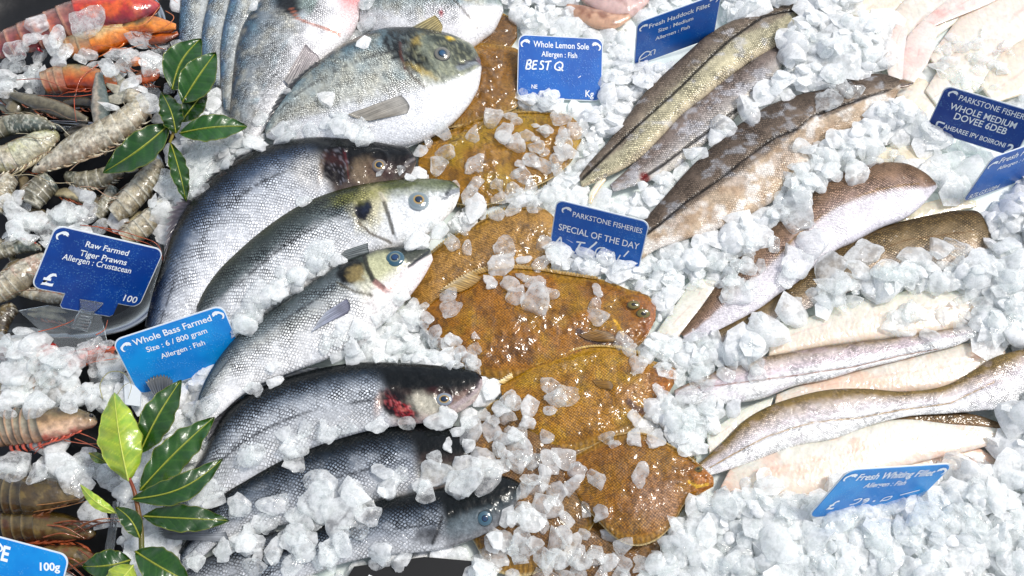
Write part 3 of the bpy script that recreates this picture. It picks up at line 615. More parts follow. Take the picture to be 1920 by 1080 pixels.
br[1] = body('sea_bream', 'blue backed sea bream at the left end of the bream row, beside the orange prawns', 'fish', B1, M['bream'], bream_paint(21, bl, 0), z=.010, ratio=.5, **dg)
br[2] = body('sea_bream', 'narrow strip of bluish sea bream back, second from the left', 'fish', B2, M['bream'], bream_paint(22, bl, 0), z=.013, ratio=.5, **dg)
br[3] = body('sea_bream', 'silver grey sea bream back with dark edge, third from the left', 'fish', B3, M['bream'], bream_paint(23, bl, 0), z=.016, ratio=.5, **dg)
br[6] = body('sea_bream', 'sea bream cut by the top edge, white belly and yellow striped fin', 'fish', B6, M['bream'], bream_paint(26, [(0,(60,74,74)),(.4,(150,164,160)),(.55,(196,204,200)),(.7,(238,238,238)),(1,(244,243,243))], .3, y6), z=.015, ratio=.36, **dg)
br[4] = body('sea_bream', 'sea bream with pink snout and black gill spot, head at the top edge', 'fish', B4, M['bream'], bream_paint(24, [(0,(20,40,60)),(.08,(50,74,96)),(.2,(140,152,160)),(.5,(190,192,190)),(.72,(226,226,226)),(1,(240,238,238))], .2, y4, lat=.3), z=.019, ratio=.34, **dg)
br[5] = body('sea_bream', 'whole gilt head bream with black shoulder patch and yellow brow, nearest the soles', 'fish', B5, M['bream'], bream_paint(25, bst, .27, y5), z=(.025, .024), ratio=.34,
             disp=headdisp([([(762,150),(756,110),(775,70)], .002, 8), ([(800,138),(818,160),(838,176)], .0016, 5), ([(900,118),(862,142)], -.0016, 4)], (829,102,18)), **dg)
eye(829, 102, 17, br[5][0], br[5][1], gold=(90,96,96), pupil=(20,74,110), iris=(120,116,104), rim=(40,44,44), pr=.52)
r, i = br[5][0], br[5][1]
fin('pectoral_fin', [(752,178),(762,188),(768,200),(764,212)], [(652,214),(664,220),(690,226),(716,222)], r, i, (176,172,164), (136,128,114), lift=(.0004,.0014), rays=16, ray=.35)
fin('dorsal_fin', [(600,118),(560,152),(530,188),(505,225)], [(590,116),(548,150),(518,186),(494,240)], r, i, (24,28,32), (50,50,52), serr=.3, rays=12)
fin('pelvic_fin', [(790,262),(770,271),(750,274)], [(776,272),(758,278),(744,277)], r, i, (210,210,210), (160,164,168), rays=5)
r, i = br[4][0], br[4][1]; fin('pectoral_fin', [(573,82),(584,94),(596,104),(600,112)], [(532,150),(545,160),(560,150),(580,130)], r, i, (176,166,166), (130,124,120), lift=(.0004,.0014), rays=12, ray=.5)
r, i = br[6][0], br[6][1]; fin('pectoral_fin', [(816,28),(824,38),(830,50),(828,58)], [(770,52),(784,62),(806,68),(822,66)], r, i, (190,170,110), (130,124,90), lift=(.0004,.0014), rays=10, ray=.6)
# ---------------------------------------------------------------- lemon soles
WET = {45: [(1175,745,70,26,-40), (1240,715,24,26,0), (1060,690,60,10,-20)], 46: [(1215,945,80,40,-35), (1140,975,50,20,20), (1300,905,30,26,0)], 44: [(985,610,50,22,-40), (950,660,60,26,-20), (1160,640,40,24,0), (1215,600,20,30,0), (1070,620,60,14,10)],
 42: [(910,320,24,44,0), (880,240,50,14,-20), (840,270,30,14,0)], 43: [(960,470,30,18,0), (900,500,50,16,-20), (1000,440,40,14,0)], 41: [(915,160,22,60,20), (880,110,34,12,0)]}
def sole_paint(seed, base=(150, 92, 20), yel=(158, 116, 24), head=.14, extra=None):
    def f(d):
        X, Y, W, S = d['PX'], d['PY'], d['W'], d['S']
        m = fbm(X/26, Y/26, seed); k = fbm(X/9, Y/9, seed+5, 3)
        col = mix(lin(base)*np.ones((len(X), 3)), lin((96, 60, 10)), sst(.45, .75, m)*.45)
        col = mix(col, lin(yel), sst(.45, .75, fbm(X/34, Y/34, seed+8))*.7)
        col = mix(col, lin((58, 36, 12)), sst(.56, .7, k)*.45); col = mix(col, lin((186, 132, 56)), sst(.66, .82, 1-k)*.4)
        e = np.minimum(W, 1-W)*2
        rim = 1-sst(.10, .2, e); col = mix(col, lin((164, 124, 40)), rim*.6)
        ra = (np.sin(S*190)*.5+.5); col = mix(col, lin((78, 50, 12)), rim*ra*.55)
        col = mix(col, lin((226, 204, 150)), (1-sst(.0, .045, e))*.75)
        sca = sst(.14, .22, e)*sst(head*.6, head, S)
        if extra: col, sca = extra(X, Y, W, S, col, sca)
        wet = np.zeros(len(X))+.3*sst(.5, .7, fbm(X/20, Y/20, seed+60))
        for g in WET.get(seed, []): wet = np.maximum(wet, ell(X, Y, *g, .6, .4, seed))
        return col, sca, wet
    return f
def sole_disp(seed, hd=None):
    def f(X, Y, W, S):
        e = np.minimum(W, 1-W)*2
        wm = sum(ell(X, Y, *g, .7, .3, seed) for g in WET.get(seed+39, [])) if WET.get(seed+39) else 0
        r = np.clip(wm, 0, 1)*.006*(fbm(X/9+Y/30, Y/9, seed+70, 3)-.5) - .0022*(1-sst(.13, .3, e)) + .0004*np.sin(S*190)*(1-sst(.12, .2, e)) + .005*(fbm(X/42, Y/42, seed)-.5)
        r = r+.0012*np.exp(-((W-.48)/.03)**2)*(S > .2)
        if hd:
            for cx, cy, rx, ry, a, h in hd: r = r+h*ell(X, Y, cx, cy, rx, ry, a, .5)
        return r
    return f
sg = dict(group='brown lemon soles in the middle', part='body', nt=70, nb=12, bot=.6, pw=.8)
S0 = [(968,42,970,72),(950,28,955,92),(920,22,925,112),(880,35,880,122)]
S1 = [(988,112,988,140),(972,94,976,190),(940,86,940,214),(900,80,900,230),(860,80,860,238),(820,90,820,243),(780,105,780,240)]
S2 = [(1092,240,1090,262),(1076,222,1079,290),(1040,212,1045,327),(1000,208,1000,352),(950,211,950,374),(900,221,900,387),(860,238,855,382),(820,255,815,362),(788,270,783,330)]
S3 = [(1050,420,1047,450),(1030,398,1037,492),(990,388,995,532),(940,396,945,562),(890,420,890,587),(840,450,838,602),(800,485,793,594),(772,520,768,560)]
S4 = [(1230,572,1229,600),(1214,553,1212,632),(1180,543,1185,657),(1140,527,1150,670),(1095,518,1105,682),(1045,510,1055,697),(995,501,1005,710),(945,498,950,716),(900,506,905,708),(862,522,864,687),(832,544,833,662),(805,568,806,634),(788,590,789,606)]
S5 = [(1267,692,1268,712),(1250,683,1253,738),(1222,676,1221,762),(1180,656,1190,802),(1135,646,1150,824),(1090,648,1105,840),(1045,662,1060,850),(1000,683,1013,834),(965,702,973,797),(936,720,943,750)]
S6 = [(1337,894,1338,912),(1318,876,1316,924),(1290,854,1286,942),(1258,834,1262,982),(1220,815,1235,1010),(1180,810,1195,1024),(1140,819,1155,1010),(1105,838,1118,974),(1075,856,1085,937),(1053,872,1058,900)]
def s4x(X, Y, W, S, col, sca):
    col = mix(col, lin((120, 60, 14)), ell(X, Y, 1195, 600, 40, 50, 0, .5, .2)*.5); col = mix(col, lin((180, 112, 70)), ell(X, Y, 1222, 610, 9, 34, 8, .8, .4)*.6)
    col = line(col, X, Y, [(1085,628),(1100,640),(1130,648)], (46, 22, 16), 4, .9, 5); col = line(col, X, Y, [(1152,606),(1160,620),(1168,632)], (226, 170, 40), 2.2, .9)
    col = mix(col, lin((120, 100, 84)), ell(X, Y, 1160, 645, 34, 14, 10, .6, .4, 4)*.6); return col, sca
def s5x(X, Y, W, S, col, sca):
    col = mix(col, lin((190, 112, 50)), ell(X, Y, 1243, 712, 26, 28, 0, .8, .5)*.6); col = mix(col, lin((190, 140, 90)), ell(X, Y, 1195, 735, 40, 16, -40, .6, .4, 4)*.5)
    k = lmask(X, Y, [(1178,760),(1192,770),(1215,775)], 4, 5); col = mix(col, lin((60, 30, 30)), k*.8)
    col = mix(col, lin((172, 128, 20)), ell(X, Y, 1080, 680, 110, 22, -14, .5, .3, 9)*.6); return col, sca
def s6x(X, Y, W, S, col, sca):
    col = mix(col, lin((184, 108, 34)), ell(X, Y, 1318, 900, 22, 24, 0, .8, .5)*.6); col = mix(col, lin((190, 150, 120)), ell(X, Y, 1230, 950, 44, 40, -30, .6, .5, 4)*.45)
    col = line(col, X, Y, [(1290,905),(1305,914),(1325,910)], (240, 190, 50), 1.8, .8); return col, sca
so = {}
so[0] = body('lemon_sole', 'small piece of brown lemon sole showing beside the snout of the top bream', 'fish', S0, M['sole'], sole_paint(40, (120, 84, 40)), z=.006, ratio=.14, disp=sole_disp(1), **sg)
S7 = [(1150,800,1150,900),(1110,760,1115,980),(1060,740,1065,1040),(1010,735,1012,1075),(960,740,960,1080),(915,760,915,1060),(880,800,880,1000)]
S8 = [(1240,1010,1240,1060),(1180,985,1185,1100),(1100,975,1105,1130),(1020,985,1020,1140),(950,1010,950,1130)]
so[7] = body('lemon_sole', 'brown lemon sole buried under the ice heap between the dark bass and the bottom sole', 'fish', S7, M['sole'], sole_paint(47, (120, 84, 40), (130, 96, 44)), z=.010, ratio=.13, disp=sole_disp(9), **sg)
so[8] = body('lemon_sole', 'brown lemon sole almost hidden by ice at the bottom edge', 'fish', S8, M['sole'], sole_paint(48, (120, 84, 44), (130, 96, 50)), z=.006, ratio=.13, disp=sole_disp(10), **sg)
so[1] = body('lemon_sole', 'brown lemon sole behind the bream snout, left of the lemon sole sign', 'fish', S1, M['sole'], sole_paint(41, (138, 92, 14)), z=.009, ratio=.14, disp=sole_disp(2), **sg)
so[3] = body('lemon_sole', 'pale brown lemon sole under scattered ice, left of the special of the day sign', 'fish', S3, M['sole'], sole_paint(43, (172, 128, 60), (156, 114, 38)), z=.010, ratio=.15, disp=sole_disp(4), **sg)
so[2] = body('lemon_sole', 'golden brown lemon sole under the bream belly with ice on its head', 'fish', S2, M['sole'], sole_paint(42, (160, 112, 20), (168, 136, 24)), z=.013, ratio=.15, disp=sole_disp(3), **sg)
so[4] = body('lemon_sole', 'largest lemon sole with two raised eyes, under the special of the day sign', 'fish', S4, M['sole'], sole_paint(44, (156, 100, 18), (164, 122, 24), extra=s4x), z=.016, ratio=.15, disp=sole_disp(5, [(1187,571,17,12,0,.003), (1205,588,16,12,0,.003)]), **sg)
so[5] = body('lemon_sole', 'yellow finned lemon sole with bulging orange head, second from the bottom', 'fish', S5, M['sole'], sole_paint(45, (164, 112, 20), (174, 136, 24), extra=s5x), z=.019, ratio=.15, disp=sole_disp(6, [(1243,712,22,24,0,.004), (1180,745,50,14,-42,.003)]), **sg)
so[6] = body('lemon_sole', 'bottom lemon sole with glistening folded belly and ice on its back', 'fish', S6, M['sole'], sole_paint(46, (146, 94, 18), (150, 106, 24), extra=s6x), z=.021, ratio=.15, disp=sole_disp(7, [(1318,900,20,20,0,.004), (1225,945,70,24,-35,.005)]), **sg)
for k, lst in {4: [(1188, 572, 12), (1206, 588, 13)], 5: [(1252, 690, 8)], 6: [(1310, 880, 8)]}.items():
    for (a, b, c) in lst: eye(a, b, c, so[k][0], so[k][1], gold=(120,104,50), pupil=(44,38,24), iris=(112,100,44), rim=(78,60,24), pr=.42, asp=.7)
fin('edge_fin', [(1200,665),(1150,652),(1100,652),(1060,663),(1010,683),(970,704),(945,720)], [(1200,657),(1150,645),(1105,643),(1055,655),(1005,676),(962,695),(930,716)], so[5][0], so[5][1], (168,130,40), (226,204,150), lift=(.0015,.003), rays=60, nu=240, serr=.3, ray=.25)
fin('edge_fin', [(1120,524),(1050,514),(1000,506),(950,504),(905,512),(865,530),(835,552)], [(1122,518),(1050,506),(998,498),(946,494),(896,502),(856,520),(822,545)], so[4][0], so[4][1], (140,100,30), (196,164,96), lift=(.0015,.003), rays=55, nu=220, serr=.3, ray=.3)
def fringe(k, S_, seed, c0=(140,104,30), c1=(200,170,100), lo=.12, hi=.94, side=(0, 1)):
    Q = hermite(np.array(S_, float), 60)[int(60*lo):int(60*hi)]
    for sd in side:
        e = Q[:, :2] if sd == 0 else Q[:, 2:]; m = (Q[:, :2]+Q[:, 2:])/2; o = e-m; o /= np.hypot(o[:, 0], o[:, 1])[:, None]
        fin('edge_fin', (e-o*4)[::3], (e+o*7)[::3], so[k][0], so[k][1], c0, c1, lift=(.0008, -.0045), rays=44, nu=180, nv=8, serr=.3, ray=.45, seed=seed)
fringe(4, S4, 3, side=(1,)); fringe(5, S5, 4, side=(1,)); fringe(6, S6, 5); fringe(2, S2, 6); fringe(3, S3, 7, side=(0,))
fin('edge_fin', [(905,520),(895,530),(880,540),(862,548)], [(880,510),(866,520),(848,530),(830,540)], so[3][0], so[3][1], (150,110,40), (200,170,110), lift=(.006,.008), rays=10, ray=.45)
fin('pectoral_fin', [(1085,628),(1100,636),(1118,640)], [(1120,618),(1145,625),(1160,640)], so[4][0], so[4][1], (120,84,30), (150,110,50), lift=(.001,.003), rays=8)
fin('pectoral_fin', [(1110,712),(1118,722),(1128,728)], [(1145,715),(1150,722),(1148,730)], so[5][0], so[5][1], (140,100,30), (150,110,50), lift=(.001,.003), rays=6)
# curled heads of soles at the top edge
def curl(name, label, pts, wd, col, z, group=None, cat='fish', rat=.5):
    q = hermite(np.array(pts, float), 40); t = np.gradient(q, axis=0); t /= np.hypot(t[:, 0], t[:, 1])[:, None]
    nn = np.stack([t[:, 1], -t[:, 0]], -1); w = np.interp(np.linspace(0, 1, 40), np.linspace(0, 1, len(wd)), wd)[:, None]
    c = np.c_[q+nn*w, q-nn*w]
    def pf(d):
        X, Y, W = d['PX'], d['PY'], d['W']; m = fbm(X/12, Y/12, 5)
        return mix(lin(col[0])*np.ones((len(X), 3)), lin(col[1]), sst(.35, .65, m*.6+W*.4)), 0, 0
    return body(name, label, cat, c, M['flesh'], pf, z=z, ratio=rat, group=group)
curl('folded_sole', 'curled pinkish brown sole head poking from ice at the top edge', [(1062,12),(1090,24),(1120,36),(1150,40),(1180,30)], [5,14,17,14,6], ((150,104,80),(214,170,140)), .014)
curl('folded_sole', 'purple grey folded fish frill at the top edge beside the curled sole head', [(1090,-12),(1130,5),(1170,12),(1215,-4)], [10,22,24,8], ((170,130,120),(216,184,176)), .010)

# ---------------------------------------------------------------- white fish fillets
def skin_paint(seed, stops, lat=None, lc=(24, 22, 22), lw=3.0, patch=None, met=.15, extra=None, scl=1.0):
    def f(d):
        X, Y, W, S = d['PX'], d['PY'], d['W'], d['S']
        Wn = W+.10*(fbm(X/30, Y/30, seed)-.5)+.06*(vn(X/5, Y/5, seed+2)-.5)
        col = grad(Wn, stops); amp = .5 if seed < 70 else .26; col = col*(1-amp/2+amp*fbm(X/8, Y/8, seed+6))[:, None]
        if patch:
            k = sst(patch[1], patch[1]+.16, fbm(X/22, Y/14, seed+12)+.12*(vn(X/3, Y/3, seed+4)-.5))*(.5+.4*vn(X/3, Y/3, seed+3)); col = mix(col, lin(patch[0]), k*patch[2])
        sca = np.full(len(X), scl)
        if lat: 
            dl = dline(X, Y, lat)+1.0*(vn(X/4, Y/4, 9)-.5); col = mix(col, lin(lc), (1-sst(lw*.5, lw*1.5, dl))*.9)
        if extra: col, sca = extra(X, Y, W, S, col, sca)
        return col, sca, met
    return f
def groove(lat, a=-.0012, wd=5):
    def f(X, Y, W, S): return (a*(1-sst(0, wd, dline(X, Y, lat))) if lat else 0)+.0025*(fbm(X/34, Y/34, 8)-.5)
    return f
fk = dict(nt=64, nb=12, bot=.35, pw=.7)
H1 = [(1500,6,1503,18),(1486,7,1492,32),(1468,12,1478,60),(1425,25,1455,88),(1371,42,1405,117),(1327,67,1362,149),(1285,104,1318,185),(1243,142,1280,214),(1205,180,1243,254),(1170,228,1205,292),(1135,272,1168,318),(1105,305,1128,336),(1086,330,1090,352)]
H2 = [(1466,86,1472,108),(1438,94,1452,157),(1400,122,1417,180),(1355,152,1380,220),(1310,187,1342,252),(1270,222,1302,287),(1235,260,1260,320),(1195,300,1218,340),(1165,328,1180,352),(1143,347,1150,360)]
H3 = [(1686,148,1688,166),(1652,139,1670,196),(1598,146,1642,214),(1539,169,1592,242),(1504,177,1542,268),(1451,195,1517,318),(1398,226,1457,373),(1336,275,1387,411),(1282,328,1327,437),(1247,368,1277,452),(1217,402,1228,470),(1200,420,1203,486)]
L1 = [(1493,22),(1429,38),(1371,80),(1327,120),(1282,164),(1238,204),(1193,244),(1149,284),(1091,338)]
L2 = [(1402,195),(1336,244),(1282,284),(1238,316),(1205,336)]
L3 = [(1672,172),(1613,190),(1567,206),(1520,225),(1496,249),(1450,268),(1415,293),(1344,347),(1282,387),(1233,427),(1212,442)]
g3 = 'haddock fillets lying skin side up'
brn = [(0,(96,84,72)),(.2,(126,112,98)),(.42,(146,134,116)),(.52,(184,176,148)),(.8,(196,188,156)),(1,(206,190,160))]
def h2x(X, Y, W, S, col, sca):
    col = mix(col, lin((110, 20, 20)), ell(X, Y, 1208, 336, 11, 9, 30, .4, .4)*.9); return col, sca
def h3x(X, Y, W, S, col, sca):
    k = sst(.5, .56, W-.10*(S < .3)); m = fbm(X/22, Y/22, 50)
    low = mix(lin((198, 176, 150))*np.ones((len(X), 3)), lin((240, 232, 222)), sst(.4, .6, m)); low = mix(low, lin((170, 140, 110)), sst(.55, .7, fbm(X/30, Y/30, 51))*.6)
    return mix(col, low, k*.9), sca*(1-.55*k)
had = {}
had[1] = body('haddock_fillet', 'long haddock fillet with bold dark line, right of the haddock sign', 'fillet', H1, M['haddock'], skin_paint(61, brn, L1, patch=((206, 206, 210), .6, .7)), z=(.014, .018, .014), ratio=.30, group=g3, part='skin', disp=groove(L1), **fk)
had[2] = body('haddock_fillet', 'narrow purplish haddock fillet, middle of the three haddock fillets', 'fillet', H2, M['haddock'], skin_paint(62, [(0,(112,100,92)),(.3,(142,128,120)),(.6,(180,172,166)),(1,(206,200,188))], L2, patch=((204, 206, 214), .5, .7), extra=h2x), z=.013, ratio=.28, group=g3, part='skin', disp=groove(L2), **fk)
had[3] = body('haddock_fillet', 'widest haddock fillet with pale belly side and twisted tail end', 'fillet', H3, M['haddock'], skin_paint(63, [(0,(80,68,58)),(.3,(108,94,82)),(.5,(140,124,108)),(1,(200,180,160))], L3, patch=((196, 200, 206), .56, .6), extra=h3x), z=(.022, .018, .016), ratio=.2, group=g3, part='skin', disp=groove(L3), **fk)
note_root = had[1][0]
curl('haddock_flap', 'curled cream belly flap at the lower tip of the first haddock fillet', [(1092,348),(1112,336),(1130,333),(1120,350),(1110,366),(1106,382)], [4,8,7,6,6,3], ((226,200,160),(244,236,214)), .012, cat='fish flesh')
curl('fish_tail_stub', 'short dark tail tip behind the twisted end of the widest haddock fillet', [(1680,160),(1695,162),(1712,156)], [5,3,2], ((70,56,46),(120,96,76)), .02, cat='fish tail')
H4 = [(1754,342,1757,352),(1739,328,1730,384),(1712,313,1702,407),(1678,306,1652,427),(1619,312,1602,454),(1549,337,1567,470),(1505,374,1530,497),(1465,411,1494,530),(1425,449,1460,552),(1385,486,1427,577),(1348,529,1387,600),(1316,574,1347,620),(1290,607,1312,634),(1276,626,1285,637)]
L4 = [(1720,350),(1640,365),(1560,398),(1510,430),(1450,490),(1400,540),(1350,590),(1310,622)]
H5 = [(1857,438,1856,454),(1841,406,1836,497),(1800,396,1796,507),(1740,405,1746,510),(1680,419,1692,517),(1620,440,1637,532),(1565,469,1582,552),(1520,502,1532,572),(1475,542,1482,592),(1420,576,1427,612),(1345,620,1352,642)]
g4 = 'pollock fillets below the haddock'
def h4x(X, Y, W, S, col, sca):
    k = sst(.42, .56, W+.06*(fbm(X/14, Y/14, 3)-.5)); col = mix(col, lin((226, 222, 228)), k*.85)
    return col, sca*(1-.75*k)
pol = {}
W0 = [(1296,524,1352,530),(1275,560,1328,572),(1250,595,1297,607),(1230,624,1270,634)]
def flesh_paint(seed, stops, dark=None, red=None):
    def f(d):
        X, Y, W, S = d['PX'], d['PY'], d['W'], d['S']
        col = grad(np.clip(W+.16*(fbm(X/28, Y/28, seed)-.5), 0, 1), stops)
        col = mix(col, lin((236, 232, 222)), .5); col = mix(col, lin((246, 244, 238)), sst(.55, .8, fbm(X/16, Y/16, seed+3))*.5); col = col*(.94+.1*fbm(X/5, Y/5, seed+23))[:, None]
        if red: col = mix(col, lin(red), sst(.5, .75, fbm(X/40, Y/24, seed+9))*.55)
        wv_ = np.abs(W-.5)*9+S*46+1.5*(fbm(X/14, Y/14, seed+13)-.5); col = col*(1-.07*(np.sin(wv_*2) > .75))[:, None]; col = mix(col, lin((214, 150, 130)), (1-sst(.0, .05, np.abs(W-.46-.05*np.sin(S*6))))*.35*sst(.4, .6, fbm(X/20, Y/20, seed+33)))
        if dark: col = mix(col, lin(dark), (1-sst(.0, .05, W)))
        return col, 0, 0
    return f
gp = [(0,(206,212,186)),(.4,(228,226,206)),(.8,(236,222,200)),(1,(226,190,160))]
or_ = [(0,(206,200,180)),(.35,(228,208,184)),(.8,(236,198,160)),(1,(232,176,130))]
body('pale_fillet', 'pale green white flesh fillet left of the lower pollock tail', 'fillet', W0, M['flesh'], flesh_paint(71, gp), z=.010, ratio=.22, part='flesh', **fk)
curl('pale_fillet', 'torn edge of pale flesh behind the second pollock fillet, under the leaning sign', [(1830,382),(1780,386),(1720,402),(1650,424)], [6,16,16,8], ((200,192,166),(236,226,200)), .008, cat='fillet', rat=.2)
curl('pale_fillet', 'smooth pale flesh strip above the upper pollock fillet', [(1745,300),(1700,294),(1640,305),(1585,325)], [14,26,20,8], ((220,206,176),(242,234,214)), .006, cat='fillet', rat=.2)
pol[5] = body('pollock_fillet', 'lower pollock fillet with dark brown scaly back half buried in ice', 'fillet', H5, M['pollock'], skin_paint(65, [(0,(76,58,32)),(.15,(104,84,50)),(.5,(150,130,100)),(.7,(190,170,150)),(1,(226,214,206))], [(1820,440),(1760,448),(1700,455),(1650,470),(1600,500)], (120,92,60), 1.2, scl=1.0), z=.014, ratio=.2, group=g4, part='skin', disp=groove(None), **fk)
pol[4] = body('pollock_fillet', 'upper pollock fillet, brown above and silvery white below', 'fillet', H4, M['pollock'], skin_paint(64, [(0,(110,86,62)),(.25,(140,112,90)),(.45,(176,150,136)),(.7,(216,206,206)),(1,(236,234,236))], L4, (150,118,70), 1.4, extra=h4x), z=(.019, .017, .012), ratio=.22, group=g4, part='skin', disp=groove(None), **fk)
W1 = [(1852,552,1852,590),(1800,543,1800,614),(1740,538,1745,627),(1678,550,1680,634),(1610,562,1610,642),(1550,582,1550,650),(1490,606,1490,660),(1445,628,1440,670)]
W2 = [(1838,612,1840,625),(1790,615,1795,647),(1740,623,1745,660),(1680,634,1685,676),(1614,641,1618,692),(1548,650,1550,712),(1490,660,1490,724),(1430,670,1430,747),(1373,681,1378,756),(1320,707,1325,759),(1285,721,1290,758),(1264,732,1266,750)]
W3 = [(1880,642,1885,682),(1800,645,1830,717),(1740,658,1770,730),(1680,672,1690,737),(1620,690,1630,740),(1560,705,1560,747),(1500,722,1500,754),(1456,740,1452,758)]
W4 = [(1945,650,1965,700),(1905,658,1932,726),(1862,671,1896,762),(1826,694,1838,770),(1777,721,1782,775),(1694,734,1700,781),(1621,729,1635,797),(1548,732,1560,824),(1490,745,1500,834),(1439,763,1455,849),(1395,789,1415,864),(1359,825,1375,878),(1330,852,1338,890),(1305,873,1311,896)]
W5 = [(1906,808,1909,816),(1850,797,1852,836),(1780,789,1790,852),(1700,784,1710,870),(1620,794,1620,902),(1550,819,1540,928),(1480,834,1460,938),(1420,854,1390,932),(1368,880,1350,915)]
W6 = [(1892,800,1894,806),(1840,781,1845,802),(1780,771,1785,800),(1700,774,1700,798),(1640,787,1640,808),(1606,808,1610,814)]
W7 = [(1882,868,1880,880),(1850,848,1862,882),(1800,830,1812,882),(1730,843,1742,884),(1668,872,1674,888)]
W8 = [(1450,745,1442,770),(1400,764,1398,797),(1360,789,1358,832),(1324,815,1330,852)]
gw = 'whiting fillets above the light blue whiting sign'
wst = [(0,(112,90,64)),(.10,(156,136,112)),(.26,(202,188,182)),(.5,(222,208,214)),(.62,(240,238,238)),(1,(246,246,244))]
LW2 = [(1760,655),(1690,668),(1600,690),(1500,706),(1400,720),(1280,733)]
LW4 = [(1860,720),(1780,758),(1690,770),(1610,786),(1520,796),(1440,820),(1380,850),(1330,878)]
body('whiting_fillet', 'peach flesh whiting fillet lying flesh side up, topmost of the whiting', 'fillet', W1, M['flesh'], flesh_paint(72, [(0,(214,206,170)),(.12,(214,218,196)),(.45,(230,214,190)),(.8,(240,206,172)),(1,(240,196,150))]), z=.011, ratio=.26, group=gw, part='flesh', **fk)
body('whiting_fillet', 'orange tinted flesh fillet between the two silver skinned whiting', 'fillet', W3, M['flesh'], flesh_paint(73, or_, red=(240, 186, 150)), z=.010, ratio=.26, group=gw, part='flesh', **fk)
body('whiting_fillet', 'narrow brown skinned whiting edge above the pale bottom fillet', 'fillet', W6, M['whiting'], skin_paint(76, [(0,(90,70,46)),(.6,(120,96,66)),(1,(150,120,90))]), z=.014, ratio=.4, group=gw, part='skin', **fk)
body('whiting_fillet', 'peach orange fillet piece right behind the light blue sign', 'fillet', W7, M['flesh'], flesh_paint(77, [(0,(244,204,180)),(.5,(244,196,160)),(1,(246,216,190))], red=(244, 176, 140)), z=.007, ratio=.2, group=gw, part='flesh', **fk)
body('whiting_fillet', 'broad pale flesh fillet, lowest of the whiting, ice on its left end', 'fillet', W5, M['flesh'], flesh_paint(75, [(0,(226,220,200)),(.25,(232,228,210)),(.5,(226,206,178)),(.8,(232,206,180)),(1,(240,200,176))], red=(236, 190, 164)), z=.013, ratio=.24, group=gw, part='flesh', **fk)
body('whiting_fillet', 'greenish white flesh strip left of the long curved whiting', 'fillet', W8, M['flesh'], flesh_paint(78, gp), z=.011, ratio=.26, group=gw, part='flesh', **fk)
body('whiting_fillet', 'straight silver pink skinned whiting fillet, upper of the two', 'fillet', W2, M['whiting'], skin_paint(74, wst, LW2, (150, 110, 90), 1.0, patch=((206, 184, 204), .55, .35), met=.22), z=(.02, .017, .014), ratio=.32, group=gw, part='skin', disp=groove(LW2, -.001, 4), **fk)
body('whiting_fillet', 'long curved silver whiting fillet with olive brown back', 'fillet', W4, M['whiting'], skin_paint(79, [(0,(112,92,46)),(.16,(140,116,70)),(.32,(200,186,176)),(.5,(228,220,222)),(.66,(242,240,240)),(1,(246,246,244))], LW4, (170, 140, 90), 1.2, patch=((216, 200, 212), .56, .25), met=.2), z=(.024, .02, .016), ratio=.26, group=gw, part='skin', disp=groove(LW4, -.0012, 5), **fk)
# pale fillets at the top right
pk = [(0,(246,214,204)),(.5,(248,228,218)),(1,(240,190,176))]; wh = [(0,(236,232,206)),(.4,(246,242,228)),(.7,(242,228,206)),(1,(238,206,180))]; yw = [(0,(232,210,168)),(.5,(246,236,212)),(1,(236,206,166))]
gt = 'skinless white fillets at the top right'
def tf(label, pts, wd, st, z, red=None, seed=80, rat=.13):
    q = hermite(np.array(pts, float), 50); t = np.gradient(q, axis=0); t /= np.hypot(t[:, 0], t[:, 1])[:, None]
    nn = np.stack([t[:, 1], -t[:, 0]], -1); w = np.interp(np.linspace(0, 1, 50), np.linspace(0, 1, len(wd)), wd)[:, None]
    body('white_fillet', label, 'fillet', np.c_[q+nn*w, q-nn*w], M['flesh'], flesh_paint(seed, st, red=red), z=z, ratio=rat, group=gt, part='flesh', **fk)
tf('cream fillet with brown tip beside the ice at the top edge', [(1690,-30),(1645,5),(1610,25),(1575,48)], [26,34,26,8], yw, .008, seed=81)
tf('yellowish white fillet running diagonally at the top edge', [(1820,-50),(1760,5),(1705,55),(1655,112)], [40,50,44,18], wh, .010, seed=82)
tf('pink edged fillet crossing the top edge right of the yellowish one', [(1900,-50),(1830,-8),(1775,22),(1725,52)], [30,26,18,8], pk, .017, red=(240,150,140), seed=83)
tf('broad creamy fillet half covered by ice near the right edge', [(1980,-20),(1900,35),(1825,85),(1755,130)], [56,64,60,26], wh, .010, seed=86, red=(246,222,210))
tf('cream fillet with orange rim at the right edge above the sign', [(2010,80),(1950,112),(1900,140),(1850,178)], [44,50,46,20], yw, .016, red=(244,216,190), seed=87)
tf('left of two narrow pink fillet tips hanging downwards', [(1692,50),(1681,80),(1678,110),(1680,150)], [12,18,18,12], pk, .018, red=(244,206,196), seed=84)
tf('right of two narrow pink fillet tips hanging downwards', [(1745,45),(1726,82),(1714,115),(1702,152)], [16,28,25,12], pk, .0175, red=(244,196,186), seed=85)
tf('pale translucent tail piece between the pink tips and the sign', [(1680,150),(1712,176),(1740,200),(1765,235)], [14,34,34,12], yw, .008, seed=88)
tf('pinkish white fillet under loose ice right of the pink tips', [(1900,85),(1840,115),(1790,150),(1745,185)], [26,44,40,18], wh, .013, red=(246,214,206), seed=89)
